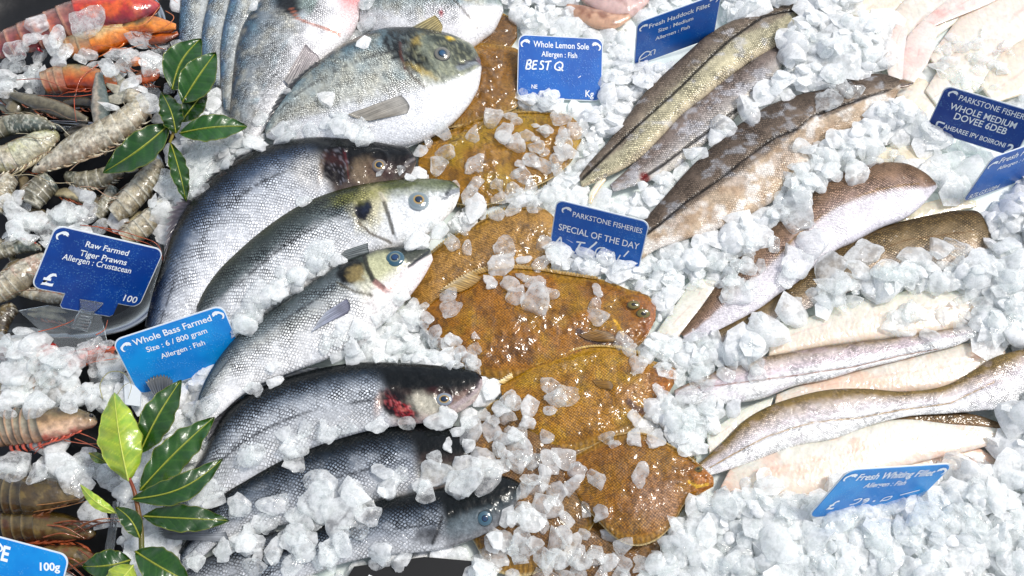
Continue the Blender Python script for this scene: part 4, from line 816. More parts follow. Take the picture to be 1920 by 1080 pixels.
# ---------------------------------------------------------------- steel platters of the prawns
def platter(cx, cy, rx, ry, n, label, ztop, zfl, rimw=.012):
    th = np.linspace(0, 2*math.pi, 120, endpoint=False)
    c, s = np.cos(th), np.sin(th); ux = np.sign(c)*np.abs(c)**(2/n); uy = np.sign(s)*np.abs(s)**(2/n)
    prof = [(1.0, ztop-.004), (1.004, ztop), (.985, ztop+.002), (.955, ztop), (.90, (ztop+zfl)/2), (.86, zfl+.001), (.5, zfl), (.02, zfl)]
    rows = [P(cx+rx*k*ux, cy+ry*k*uy, z) for k, z in prof]
    V = np.array(rows); m, k = V.shape[:2]; i = np.arange(m*k).reshape(m, k); A, B = i[:-1], i[1:]
    Fc = np.stack([A, B, np.roll(B, -1, 1), np.roll(A, -1, 1)], -1).reshape(-1, 4).tolist(); Fc.append(i[-1].tolist())
    c0 = P(cx, cy, zfl); root = thing('steel_platter', label, 'platter', c0)
    rim_n = 5*120
    mk('rim', V.reshape(-1, 3), [f for f in Fc if max(f) < 6*120], M['steel'], root)
    V2 = V[4:].reshape(-1, 3).copy(); V2[:, 2] -= .0006
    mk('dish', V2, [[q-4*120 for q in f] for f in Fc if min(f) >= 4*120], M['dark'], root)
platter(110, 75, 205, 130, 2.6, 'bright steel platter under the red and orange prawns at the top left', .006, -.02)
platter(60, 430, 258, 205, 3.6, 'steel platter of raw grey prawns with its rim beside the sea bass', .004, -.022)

# ---------------------------------------------------------------- prawns
def spine_pairs(sp, wd, n=90):
    q = hermite(np.array(sp, float), n); t = np.gradient(q, axis=0); t /= np.hypot(t[:, 0], t[:, 1])[:, None]
    nn = np.stack([t[:, 1], -t[:, 0]], -1); w = np.interp(np.linspace(0, 1, n), np.linspace(0, 1, len(wd)), wd)[:, None]
    return np.c_[q+nn*w, q-nn*w], q, nn, w
def prawn(label, sp, wd, cols, z=.016, flip=False, name='tiger_prawn', group=None, carap=.42, nseg=6, legs=5, legc=(180,60,40), ant=None, antc=(190,80,40), mt='prawn', claws=None, eyep=True, seed=0, tail=True, ratio=.8, legl=1.1, cat='prawn', bands=.0):
    """sp: back line from the head end to the tail; legs leave the side to the right of travel unless flip"""
    Q, q, nn, w = spine_pairs(sp, wd)
    if mt == 'rawprawn': wd = [v*.88 for v in wd]; Q, q, nn, w = spine_pairs(sp, wd)
    if flip: Q = Q[:, [2, 3, 0, 1]]
    sgn = -1 if not flip else 1
    p0 = P(q[45, 0], q[45, 1], 0); root = thing(name, label, cat, (p0[0], p0[1], 0), group)
    def piece(nm, a, b, flare, cst, k0, dz=0.0):
        i0, i1 = int(a*89), min(89, int(b*89)+1); seg = Q[i0:i1+1].copy(); m = (seg[:, :2]+seg[:, 2:])/2
        f = np.linspace(flare[0], flare[1], len(seg))[:, None]
        if a == 0: f[:4] *= np.array([[.25], [.6], [.8], [.93]])
        seg[:, :2] = m+(seg[:, :2]-m)*f; seg[:, 2:] = m+(seg[:, 2:]-m)*f
        seg = hermite(seg, max(8, len(seg)))
        V, Fc, d = loft(seg, z=z+dz, ratio=ratio, nt=26, nb=10, dense=True, disp=lambda X, Y, W, S: .0008*(fbm(X/8, Y/8, seed)-.5))
        W, S = d['W'], d['S']; m_ = fbm(d['PX']/14, d['PY']/14, seed+k0, 4)
        col = grad(np.clip(W+.3*(m_-.5), 0, 1), cst)
        col = mix(col, lin(cols['blotch']), sst(.52, .68, fbm(d['PX']/22, d['PY']/18, seed+7))*cols.get('bk', .6))
        if mt == 'rawprawn': fr_ = fbm(d['PX']/3, d['PY']/3, seed+61, 3); col = mix(col, lin((226, 224, 208)), sst(.5, .72, fr_)*.6*sst(.3, .6, fbm(d['PX']/30, d['PY']/30, seed+2))); col = mix(col, lin((70, 62, 40)), sst(.6, .75, fbm(d['PX']/7, d['PY']/4, seed+71, 3))*.5)
        if k0: col = mix(col, lin(cols['edge']), sst(.78, .95, S)*.7); col = mix(col, lin((60, 44, 30)), (1-sst(.0, .12, S))*.5); col = mix(col, lin(cols['band']), np.exp(-((S-.35)/.25)**2)*bands)
        mk(nm, V, Fc, M[mt], root, col, None, d['uv']); note(V, Fc); return
    piece('carapace', 0, carap, (1, 1.03), cols['head'], 0)
    e = np.linspace(carap-.015, .9, nseg+1)
    for k in range(nseg): piece('shell_segment', e[k], e[k+1]+.03, (.96, 1.02) if mt == 'rawprawn' else (.95, 1.04), cols['tail'], k+1, .0004*(nseg-k)*.3)
    if tail:
        pe = q[-1]; t = q[-1]-q[-6]; t /= np.hypot(*t); n_ = np.array([-t[1], t[0]]); wl = max(wd)*1.5
        for a in (-.55, 0, .5):
            d_ = t*math.cos(a)+n_*math.sin(a); b = q[-10]
            pts = [(b[0], b[1]), tuple(b+d_*wl*.7), tuple(b+d_*wl*1.5)]
            c, _, _, _ = spine_pairs(pts, [wl*.16, wl*.3, wl*.08], 16)
            V, Fc, d = loft(c, z=z-.002, ratio=.25, nt=10, nb=5, dense=True)
            mk('tail_fan', V, Fc, M[mt], root, mix(lin(cols['edge'])*np.ones((len(V), 3)), lin(cols['blotch']), d['S']*.6))
    for k in range(legs):
        a = int((carap*.25+k*carap*.7/max(1, legs))*89); c = q[a]; n_ = nn[a]*sgn*w[a]; tb = (q[a+3]-q[a]); tb = tb/np.hypot(*tb)*w[a]
        L = legl*(1+.25*math.sin(k*2.1+seed))
        pts = [(*(c+n_*.7), z), (*(c+n_*(1.15)+tb*.4*L), z+.001), (*(c+n_*1.35*1+tb*1.3*L), z-.002), (*(c+n_*(1.25+.1*k)+tb*2.1*L), z-.006)]
        p3 = curve3(pts, 14); V, Fc = tube(p3, [.0014, .0012, .0006, .0003], 6)
        mk('leg', V, Fc, M[mt], root, np.array(lin(legc))*np.linspace(1.2, .7, len(V))[:, None])
    if nseg > 3 and legs > 3:
        for k in range(5):
            a = int(e[k]*89)+5; c = q[a]; n_ = nn[a]*sgn*w[a]; tb = (q[a+1]-q[a]); tb = tb/np.hypot(*tb)*w[a]
            p3 = curve3([(*(c+n_*.8), z-.001), (*(c+n_*1.2+tb*.1), z-.003), (*(c+n_*1.45-tb*.15), z-.008)], 8); V, Fc = tube(p3, [.0022, .002, .0008], 6)
            mk('swimmeret', V, Fc, M[mt], root, np.array(lin(legc))*np.ones((len(V), 1))*.8)
    if mt == 'rawprawn':
        for k in range(16):                       # pale feathery legs along the belly
            a = int((.05+.8*k/16)*89); c = q[a]; n_ = nn[a]*sgn*w[a]; tb = (q[a+2]-q[a]); tb = tb/np.hypot(*tb)*w[a]; L = .7+.6*vn(np.array([k*1.7]), np.array([seed*1.3]), 5)[0]
            p3 = curve3([(*(c+n_*.75), z-.001), (*(c+n_*(.75+.35*L)+tb*.3), z+.001), (*(c+n_*(.8+.5*L)+tb*(.4+.5*L)), z-.003)], 8); V, Fc = tube(p3, [.0013, .0011, .0004], 5)
            mk('leg', V, Fc, M[mt], root, np.array(lin((206, 196, 172) if k % 3 else (150, 120, 90)))*np.ones((len(V), 1)))
    for pts in (ant or []):
        p3 = curve3(pts, 40); V, Fc = tube(p3, [.0006, .0005, .00025], 5); mk('antenna', V, Fc, M[mt], root, lin(antc)*np.ones((len(V), 3)))
    if eyep:
        t = q[0]-q[6]; t = t/np.hypot(*t); c = q[5]+nn[5]*(-sgn)*w[8]*.5
        p = P(c[0], c[1], z+.004); V, Fc = tube([p+np.array([0, 0, -.003]), p, p+np.array([.0005, .001, .002]), p+np.array([.0008, .0014, .0032])], [.0012, .0022, .0022, .0006], 10)
        mk('eye', V, Fc, M['eye'], root, lin((18, 16, 16))*np.ones((len(V), 3)))
    return root
red = dict(head=[(0,(120,40,24)),(.25,(190,70,34)),(.5,(206,60,36)),(.8,(170,40,44)),(1,(120,26,40))], tail=[(0,(96,64,58)),(.4,(160,110,96)),(.7,(150,84,80)),(1,(130,40,50))], blotch=(236,110,30), edge=(206,150,120), band=(80,44,40), bk=.6)
org = dict(head=[(0,(60,66,40)),(.2,(180,150,90)),(.5,(232,206,150)),(.75,(226,140,50)),(1,(206,90,20))], tail=[(0,(110,106,84)),(.4,(170,160,130)),(1,(200,120,60))], blotch=(228,130,30), edge=(206,190,150), band=(90,84,70), bk=.5)
brw = dict(head=[(0,(70,76,56)),(.2,(136,124,90)),(.45,(180,130,70)),(.75,(190,80,24)),(1,(150,50,20))], tail=[(0,(110,100,80)),(.4,(176,150,120)),(1,(186,100,70))], blotch=(206,96,20), edge=(200,160,120), band=(80,70,60), bk=.5)
grey = dict(head=[(0,(126,116,98)),(.3,(178,168,144)),(.6,(206,198,178)),(1,(160,140,118))], tail=[(0,(132,120,94)),(.4,(182,170,142)),(.75,(212,204,184)),(1,(160,142,120))], blotch=(104,92,60), edge=(206,202,184), band=(120,110,80), bk=.5)
grn = dict(head=[(0,(52,64,60)),(.4,(112,122,112)),(.8,(150,146,124)),(1,(100,92,74))], tail=[(0,(110,104,84)),(.5,(160,154,130)),(1,(130,120,96))], blotch=(70,66,44), edge=(190,186,170), band=(90,84,60), bk=.6)
tig = dict(head=[(0,(60,52,30)),(.3,(120,104,70)),(.6,(186,150,110)),(.85,(226,190,160)),(1,(180,90,70))], tail=[(0,(60,58,40)),(.3,(120,112,88)),(.6,(166,158,136)),(1,(170,130,100))], blotch=(80,60,36), edge=(200,150,110), band=(46,44,34), bk=.6)
dk = dict(head=[(0,(46,36,10)),(.4,(92,74,26)),(.8,(120,100,60)),(1,(70,40,24))], tail=[(0,(46,36,14)),(.5,(90,76,40)),(1,(70,40,20))], blotch=(50,34,10), edge=(130,110,70), band=(34,28,12), bk=.7)
pg = 'red and orange prawns on the top platter'
rt = 'raw grey prawns on the left platter'
tg = 'dark tiger prawns at the bottom left'
prawn('big red prawn along the top left edge with orange head', [(300,10),(240,22),(190,26),(150,32),(110,48),(60,66),(20,80),(-30,96)], [10,25,27,28,27,25,21,16], red, z=.024, flip=True, group=pg, carap=.44, legs=8, legc=(206,50,70), legl=1.3, seed=3, tail=False, bands=.5, ant=[[(300,12,.03),(270,45,.036),(235,52,.036),(190,50,.034)],[(310,20,.03),(325,30,.036),(290,60,.034),(262,66,.03)],[(296,0,.034),(318,-4,.036),(334,6,.034)]], antc=(216,120,60))
prawn('orange and cream prawn directly below the big red one', [(325,55),(285,52),(240,60),(190,75),(150,84),(118,92),(95,100)], [8,15,17,21,20,18,12], org, z=.015, flip=True, group=pg, carap=.66, nseg=3, legc=(226,120,40), seed=9, legs=4, tail=False)
prawn('amber brown prawn with white back patch above the raw grey prawns', [(262,170),(220,158),(180,150),(140,146),(100,152),(70,160)], [6,14,19,22,22,16], brw, z=.014, flip=True, group=pg, carap=.7, nseg=3, legc=(200,84,36), seed=14, tail=False, legs=6, ant=[[(230,165,.02),(150,180,.03),(60,178,.028)],[(185,120,.03),(150,150,.03),(140,185,.026)]])
def claw(label, sp, wd, c, z, name='prawn_piece', group=pg, tip=None, seed=4):  # one loose prawn head with legs
    Q, q, nn, w = spine_pairs(sp, wd, 50); V, Fc, d = loft(Q, z=z, ratio=.6, nt=26, nb=10, dense=True)
    p0 = P(q[25, 0], q[25, 1], 0); root = thing(name, label, 'prawn', (p0[0], p0[1], 0), group)
    m = fbm(d['PX']/10, d['PY']/7, seed); col = grad(np.clip(d['W']+.5*(m-.5), 0, 1), c)
    if tip: col = mix(col, lin(tip), sst(.55, .8, d['S']+.2*(m-.5)))
    mk('carapace', V, Fc, M['prawn'], root, col); note(V, Fc)
    for k in range(5 if name == 'shell_fragment' else 3):
        a = 8+8*k; b = q[a]-nn[a]*w[a]; 
        p3 = curve3([(*b, z), (b[0]+8, b[1]+6, z), (b[0]+22, b[1]+5+2*k, z-.004)], 10); V, Fc = tube(p3, [.001, .0005], 5)
        mk('leg', V, Fc, M['prawn'], root, lin((150, 80, 46))*np.ones((len(V), 3)))
    return root
claw('orange tipped prawn head pointing right beside the second prawn', [(205,56),(250,50),(290,46),(330,50)], [4,10,15,5], [(0,(40,44,34)),(.4,(120,100,60)),(.7,(230,150,60)),(1,(200,90,30))], .024, tip=(236,140,50))
claw('dark orange prawn spike lying beneath the first orange tip', [(245,72),(285,74),(320,68),(334,62)], [5,10,10,4], [(0,(150,90,40)),(.5,(190,90,24)),(1,(90,40,16))], .014)
claw('brown and orange prawn head tip right of the amber prawn', [(208,128),(235,118),(262,116),(274,122)], [4,8,9,5], [(0,(60,50,44)),(.5,(120,90,70)),(1,(150,110,80))], .022, tip=(232,130,40))
claw('rust coloured prawn tail stub beside the platter rim', [(255,150),(275,142),(292,138),(296,130)], [8,14,12,4], [(0,(120,84,60)),(.5,(150,80,40)),(1,(190,80,20))], .013)
claw('blue grey raw prawn head standing upright between the amber prawn and the grey ones', [(186,138),(186,160),(188,190),(190,232)], [7,14,19,15], [(0,(70,86,84)),(.4,(120,126,116)),(.6,(180,166,146)),(1,(90,96,90))], .026, group=rt)
claw('olive prawn head with long pointed shell at the left edge', [(20,178),(60,190),(110,205),(165,226)], [6,15,15,6], [(0,(60,58,40)),(.3,(120,112,88)),(.7,(90,84,66)),(1,(52,48,40))], .024, group=rt)
claw('mossy green shell half hidden under the long pointed prawn head', [(-10,172),(15,180),(30,195),(20,212)], [8,16,18,12], [(0,(70,66,44)),(.5,(120,110,84)),(1,(60,54,38))], .014, group=rt)
claw('dull dark prawn shell strip behind the upright blue grey head', [(120,196),(150,192),(170,194),(215,196)], [8,10,10,6], [(0,(80,76,60)),(.5,(70,64,50)),(1,(30,28,24))], .008, group=rt)
prawn('large frosted raw prawn curling up to the bay leaves', [(60,322),(105,300),(150,275),(200,250),(245,222),(262,200),(240,178),(222,168)], [6,16,25,28,27,26,20,12], grey, z=.026, flip=False, group=rt, carap=.45, legs=4, legc=(190,170,140), mt='rawprawn', seed=21, name='raw_prawn')
prawn('pale yellowish raw prawn at the left edge with its legs up', [(110,250),(75,270),(35,290),(0,300),(-30,290)], [10,24,26,26,20], dict(grey, blotch=(180,176,110), head=[(0,(150,148,110)),(.5,(206,206,180)),(1,(190,180,150))]), z=.018, flip=True, group=rt, carap=.6, nseg=3, legs=6, legc=(200,186,150), mt='rawprawn', seed=22, name='raw_prawn')
prawn('raw prawn with grey green head above the pale yellowish one', [(105,240),(70,232),(35,232),(5,240),(-20,255)], [6,16,18,18,14], grn, z=.022, flip=False, group=rt, carap=.7, nseg=2, legs=4, legc=(160,150,120), mt='rawprawn', seed=23, name='raw_prawn')
prawn('raw prawn tail lying below the large frosted prawn', [(120,330),(160,338),(200,330),(235,312)], [10,18,18,10], grn, z=.010, group=rt, carap=.2, nseg=4, legs=0, mt='rawprawn', seed=24, name='raw_prawn', eyep=False)
prawn('brownish raw prawn tail under the hanging bay leaf', [(300,300),(285,325),(262,355),(235,385),(205,410)], [13,20,24,23,14], grey, z=.016, group=rt, carap=.12, nseg=5, legs=0, mt='rawprawn', seed=25, name='raw_prawn', eyep=False, tail=False)
prawn('raw prawn tail just above the dark blue sign corner', [(312,378),(290,405),(262,430),(225,455)], [14,20,22,16], grey, z=.014, group=rt, carap=.12, nseg=5, legs=0, mt='rawprawn', seed=26, name='raw_prawn', eyep=False, tail=False)
prawn('plump raw prawn segment between ice at the left', [(98,335),(80,352),(66,370),(58,388)], [20,24,24,16], grn, z=.014, group=rt, carap=.2, nseg=3, legs=0, mt='rawprawn', seed=27, name='raw_prawn', eyep=False, tail=False)
prawn('raw prawn at the left edge above the loose ice', [(25,330),(10,350),(0,375),(-10,400)], [14,20,20,12], grey, z=.012, group=rt, carap=.3, nseg=3, legs=0, mt='rawprawn', seed=28, name='raw_prawn', eyep=False, tail=False)
prawn('small brown raw prawn bit right of the plump segment', [(215,350),(205,372),(192,395),(180,412)], [12,14,14,9], grn, z=.008, group=rt, carap=.2, nseg=3, legs=0, mt='rawprawn', seed=29, name='raw_prawn', eyep=False, tail=False)
prawn('yellow olive raw prawn at the left edge beside the dark blue sign', [(78,468),(50,462),(20,465),(-15,478)], [6,13,16,14], grn, z=.016, group=rt, carap=.5, nseg=3, legs=2, mt='rawprawn', seed=30, name='raw_prawn', tail=False)
prawn('pinkish raw prawn bulging out left of the dark blue sign', [(90,480),(60,500),(30,525),(0,548),(-20,560)], [10,20,26,24,14], dict(grey, blotch=(190,140,120)), z=.02, group=rt, carap=.5, nseg=4, legs=3, legc=(190,160,130), mt='rawprawn', seed=31, name='raw_prawn')
prawn('thin raw prawn peeping out beneath the dark blue sign', [(128,562),(95,558),(60,552),(25,548)], [8,12,11,4], dict(grey, blotch=(196,110,70)), z=.012, group=rt, carap=.5, nseg=3, legs=3, legc=(200,110,70), mt='rawprawn', seed=32, name='raw_prawn')
prawn('grey green raw prawn at the left edge under the clear stand', [(30,575),(10,590),(0,615),(5,640)], [12,18,18,10], dk, z=.010, group=rt, carap=.5, nseg=3, legs=0, mt='rawprawn', seed=33, name='raw_prawn', eyep=False)
random.seed(31)
for k, (x, y, a, L, w_) in enumerate([(20,215,.6,60,9),(75,205,-.2,70,9),(215,215,1.4,50,10),(150,245,-.3,60,9),(40,345,1.2,50,11),(130,368,.2,60,10),(180,385,1.0,50,11),(255,410,-.6,50,11),(210,425,.3,60,10),(70,405,.1,60,10),(30,500,-.5,60,11),(90,590,.1,70,9),(10,470,.9,60,10),(275,350,1.2,50,9),(245,240,.9,40,8),(60,315,.2,60,10)]):
    q = [(x-L/2*math.cos(a), y-L/2*math.sin(a)), (x+5, y-4), (x+L/2*math.cos(a), y+L/2*math.sin(a)+5)]
    g_ = random.choice([(150,140,110),(120,108,84),(172,150,124),(110,104,90)])
    claw('broken grey prawn shell in the dark gaps between the raw prawns', q, [w_*.5, w_, w_, w_*.4], [(0,tuple(int(v*.5) for v in g_)),(.4,g_),(.7,tuple(min(240, int(v*1.25)) for v in g_)),(1,tuple(int(v*.6) for v in g_))], .002, name='shell_fragment', group='broken prawn shells in the gaps', seed=50+k)
# long feelers over the sign
def feeler(label, pts, c=(190,84,40), r=.0006):
    p3 = curve3(pts, 50); V, Fc = tube(p3, [r, r*.8, r*.4], 5); p0 = p3[25]
    root = thing('prawn_feeler', label, 'prawn feeler', (p0[0], p0[1], 0)); mk('strand', V, Fc, M['prawn'], root, lin(c)*np.ones((len(V), 3)))
feeler('long rust red feeler arching over the top edge of the dark blue sign', [(150,422,.03),(200,428,.034),(255,442,.036),(298,462,.038),(305,495,.03),(303,530,.02)])
feeler('second thin red feeler crossing beside the corner of the dark blue sign', [(180,424,.03),(240,446,.034),(285,462,.034),(300,480,.03)])
feeler('orange feeler lying across the clear plate to the sign clip', [(72,622,.03),(110,612,.032),(140,598,.034),(150,588,.034)])
feeler('short orange feeler bent below the clear clip', [(180,628,.028),(196,618,.03),(202,600,.032)])
feeler('straw coloured feeler looping round the tip of the pale bay leaf', [(192,748,.03),(188,720,.034),(205,698,.036),(232,700,.036),(246,722,.034),(240,748,.03)], (150,146,90))
feeler('thin straw feeler near the tip of the pale bay leaf', [(218,742,.03),(234,722,.03),(246,716,.03)], (150,146,90), .0005)
feeler('thin red feeler crossing the olive prawn head', [(139,185,.034),(140,205,.036),(143,228,.034)], (180,70,30))
# tiger prawns lower left
prawn('red legged prawn peeping out of the ice left of the light blue sign', [(225,655),(190,662),(150,675),(115,690),(95,705)], [6,12,14,14,10], dict(tig, head=[(0,(190,90,50)),(.5,(226,96,60)),(1,(170,40,40))]), z=.016, group=tg, carap=.7, nseg=2, legs=6, legc=(210,80,50), seed=41, ant=[[(110,690,.016),(160,668,.022),(225,652,.024)],[(120,700,.016),(170,680,.02),(220,672,.02)],[(100,696,.018),(150,664,.022),(205,652,.024)]], antc=(226,110,60))
prawn('pinkish red prawn shell under the ice near the left edge', [(110,650),(80,665),(40,668),(-10,655)], [12,20,18,14], dict(red, blotch=(190,80,70)), z=.008, group=tg, carap=.5, nseg=3, legs=3, seed=42, tail=False)
prawn('brown prawn back showing through ice above the striped tiger prawn', [(165,738),(120,735),(60,728),(-10,735)], [8,16,22,20], tig, z=.006, group=tg, carap=.4, nseg=4, legs=0, seed=43, tail=False, eyep=False)
prawn('banded tiger prawn with red legs left of the pale bay leaf', [(182,790),(150,788),(110,792),(70,798),(30,800),(-20,808)], [10,24,29,32,34,30], tig, z=.02, group=tg, flip=True, carap=.50, nseg=6, legs=6, legc=(206,90,64), legl=.9, seed=44, tail=False, bands=.75, ant=[[(150,812,.018),(175,822,.02),(200,840,.016)],[(140,822,.018),(170,834,.02),(196,846,.016)],[(120,826,.016),(160,832,.02),(192,832,.018)]], antc=(190,100,70))
prawn('glossy dark brown prawn beneath the banded one', [(160,930),(110,925),(60,930),(10,925),(-40,915)], [10,26,36,38,34], dk, z=.014, group=tg, flip=True, carap=.55, nseg=5, legs=5, legc=(120,70,34), seed=45, tail=False, bands=.6, ant=[[(20,950,.022),(90,945,.026),(150,935,.024)],[(60,960,.02),(120,950,.022),(160,940,.02)]], antc=(160,110,60))
prawn('dark prawn with tangled reddish legs above the bottom left sign', [(180,1000),(130,990),(70,985),(0,985)], [12,26,30,30], dict(dk, blotch=(90,44,20)), z=.004, group=tg, flip=True, carap=.6, nseg=3, legs=7, legc=(150,70,36), legl=1.5, seed=46, tail=False)
prawn('dark prawn at the bottom edge beside the bay sprig', [(190,1060),(150,1045),(100,1050),(50,1060)], [10,22,28,28], dict(dk, blotch=(110,54,24)), z=.0, group=tg, flip=False, carap=.7, nseg=3, legs=7, legc=(176,90,50), legl=1.4, seed=47, tail=False)
for k in range(14):
    x = 60+random.random()*100; y = 960+random.random()*110; a = random.uniform(-.5, .9); L = random.uniform(50, 110)
    feeler('brown prawn leg in the tangle above the bottom left sign', [(x, y, .014), (x+L*.5*math.cos(a), y+L*.5*math.sin(a)-8, .022), (x+L*math.cos(a), y+L*math.sin(a), .014)], random.choice([(150,80,40),(110,56,28),(180,110,70)]), .0011)
for o in [o for o in sc.objects if o.name.startswith('prawn_feeler') and o.get('label', '').startswith('brown prawn leg')]: o['group'] = 'tangled brown prawn legs'

random.seed(77)
for k, (x, y, a, L, c) in enumerate([(30,250,.3,90,(196,184,150)),(60,300,-.3,80,(150,120,90)),(20,330,.1,120,(186,170,136)),(90,230,.5,70,(206,196,170)),(130,320,-.5,90,(170,140,110)),(10,270,-.2,100,(140,120,90)),(150,350,.3,80,(190,150,120)),(40,510,.4,70,(200,150,130)),(10,560,-.3,90,(120,90,60)),(60,205,.2,110,(120,96,70)),(230,190,1.2,60,(206,190,160)),(30,150,.1,150,(170,80,50)),(120,36,.1,110,(190,60,60)),(150,95,-.1,120,(206,110,50))]):
    q = [(x, y, .026), (x+L*.3*math.cos(a), y+L*.3*math.sin(a)-6, .034), (x+L*.7*math.cos(a+.1), y+L*.7*math.sin(a+.1)-4, .034), (x+L*math.cos(a), y+L*math.sin(a), .026)]
    feeler('fine curved prawn whisker lying over the shells at the left', q, c, .0006)
for o in [o for o in sc.objects if o.name.startswith('prawn_feeler') and o.get('label', '').startswith('fine curved')]: o['group'] = 'loose prawn whiskers over the shells'
# ---------------------------------------------------------------- clear plates
def plate(name, label, pts, z0, z1, th=.003, mt='acrylic', cat='clear plate'):
    pp = [P(x, y, z) for x, y, z in pts]; c0 = np.mean(pp, 0); root = thing(name, label, cat, (c0[0], c0[1], 0))
    n = len(pp); V = np.array(pp+[p-np.array([0, 0, th]) for p in pp])
    Fc = [list(range(n))[::-1], list(range(n, 2*n))]+[[i, (i+1) % n, n+(i+1) % n, n+i] for i in range(n)]
    mk('plate', V, Fc, M[mt], root, smooth=False); return root
plate('clear_stand', 'clear plastic plate on the ice beneath the dark blue sign', [(34,582,.03),(90,572,.03),(188,590,.032),(200,640,.02),(182,652,.012),(125,665,.012)], 0, 0)
plate('clear_divider', 'clear plastic divider edge beside the bottom bay sprig stem', [(212,940,.02),(224,940,.03),(206,1075,.03),(188,1075,.02)], 0, 0)
plate('divider_strip', 'grey plastic divider edge between the light blue sign and the bay sprig', [(232,700,.024),(264,735,.024),(262,762,.02),(234,758,.02)], 0, 0, mt='whiteedge', cat='divider')
bt = [(796,1044,.017),(886,1052,.017),(884,1100,.017),(640,1100,.017),(664,1062,.017)]
plate('black_tray', 'flat black tray corner at the bottom edge below the lowest bass', bt, 0, 0, .008, 'black', 'tray')

# ---------------------------------------------------------------- bay sprigs
def leaf(root, base, tip, wid, z0, z1, c=(24,86,14), bow=0.0, arch=.012, wav=.3, seed=0, twist=0.0, back=False, wl=None):
    nu, nv = 56, 25
    b = np.array(base, float); t = np.array(tip, float); L = np.hypot(*(t-b)); d = (t-b)/L; n_ = np.array([-d[1], d[0]])
    u = np.linspace(0, 1, nu); v = np.linspace(-1, 1, nv)
    ax = b+np.outer(u*L, d)+np.outer(bow*L*np.sin(math.pi*u), n_)
    prof = (np.sin(math.pi*np.clip(u, 0, 1)**.92)**.85)*(1-.12*u)+.015; hw = wid/2*prof
    wob = 1+.05*wav*np.sin(u*40+seed)+.06*wav*np.sin(u*23+seed*2)
    U, Vv = np.meshgrid(u, v, indexing='ij')
    X = ax[:, None, 0]+n_[0]*Vv*(hw*wob)[:, None]; Y = ax[:, None, 1]+n_[1]*Vv*(hw*wob)[:, None]
    Z = z0+(z1-z0)*U+arch*np.sin(math.pi*U) + (twist*Vv*wid/2/1600) + .006*np.abs(Vv)**1.6*(wid/70)*(-1 if back else .6)
    Z += .0035*wav*np.abs(Vv)**2*np.sin(U*26+seed*3+Vv*2)
    sv = np.abs(((U*7.5-np.abs(Vv)*1.5*(.5+.5*(1-U))) % 1)-.5); vein = (1-sst(.03, .10, .5-sv))*(np.abs(Vv) < .92)
    Z += .0005*(1-vein)
    c = tuple(v*.66 for v in c) if not back else tuple(v*.9 for v in c); pos = P(X, Y, Z); m = fbm(X/10, Y/10, seed, 4)
    col = mix(lin(c)*np.ones((nu, nv, 3)), lin((c[0]*1.9+20, min(255, c[1]*1.35+10), c[2]*1.6)), m*.5)
    col = mix(col, lin((c[0]*1.7+30, c[1]*1.3+20, c[2]+20)), vein*.4)
    col = mix(col, lin((170, 176, 60)), (1-sst(.01, .04, np.abs(Vv)*(.3+prof[:, None])))*.7)
    col = mix(col, lin((170, 170, 70)), sst(.955, .995, np.abs(Vv))*.55)
    N = nu*nv; i = np.arange(N).reshape(nu, nv); F1 = np.stack([i[:-1, :-1], i[1:, :-1], i[1:, 1:], i[:-1, 1:]], -1).reshape(-1, 4)
    V1 = pos.reshape(-1, 3); V2 = V1-np.array([0, 0, .0005]); e = np.r_[i[:, 0], i[-1, 1:], i[::-1, -1][1:], i[0, ::-1][1:]]
    F3 = np.stack([e[:-1], e[1:], e[1:]+N, e[:-1]+N], -1)
    lf = mk('leaf', np.r_[V1, V2], np.r_[F1, F1[:, ::-1]+N, F3], M['leaf'], root, np.r_[col.reshape(-1, 3), col.reshape(-1, 3)*.9])
    mp = pos[:, nv//2]+np.array([0, 0, .0004]); V, Fc = tube(mp[:-2], [.0010, .0006, .0003], 6)
    mk('midrib', V, Fc, M['stem'], lf, lin((150, 156, 52) if not back else (196, 206, 96))*np.ones((len(V), 3)))
    note(V1, F1, splat=False)
def stem(root, pts, r, c=(110, 96, 40), c2=(96, 44, 24)):
    p3 = curve3(pts, 30); V, Fc = tube(p3, r, 9); t = np.repeat(np.linspace(0, 1, 30), 9)
    mk('stem', V, Fc, M['stem'], root, mix(lin(c)*np.ones((len(V), 3)), lin(c2), t))
p = P(323, 240, 0); s1 = thing('bay_sprig', 'bay sprig of six dark green leaves between the prawns and the bream', 'bay leaves', (p[0], p[1], 0), 'fresh bay sprigs')
zb = .048
stem(s1, [(318,268,zb-.004),(324,252,zb),(326,232,zb+.002),(328,215,zb+.002)], [.0016,.0022,.0016], (150,140,50), (120,40,26))
leaf(s1, (340,228), (388,165), 44, zb-.006, zb-.008, (16,70,12), seed=1, wav=.4)
leaf(s1, (323,168), (377,72), 74, zb, zb+.008, (22,96,14), seed=2, bow=-.10, arch=.006)
leaf(s1, (342,192), (405,98), 68, zb+.004, zb+.01, (28,104,16), seed=3, bow=-.02, arch=.01)
leaf(s1, (330,250), (302,172), 46, zb+.003, zb+.006, (22,84,14), seed=4, bow=.06, wav=1.0)
leaf(s1, (318,233), (193,324), 66, zb+.002, zb-.004, (18,88,14), seed=5, bow=-.03, wav=.6)
leaf(s1, (337,250), (464,237), 52, zb, zb-.008, (24,100,16), seed=6, bow=-.04, wav=.5)
leaf(s1, (320,268), (349,378), 36, zb-.002, zb-.014, (34,100,20), seed=7, bow=-.02, wav=1.0)
p = P(262, 960, 0); s2 = thing('bay_sprig', 'tall bay sprig with a pale upright leaf at the lower left', 'bay leaves', (p[0], p[1], 0), 'fresh bay sprigs')
zb = .047
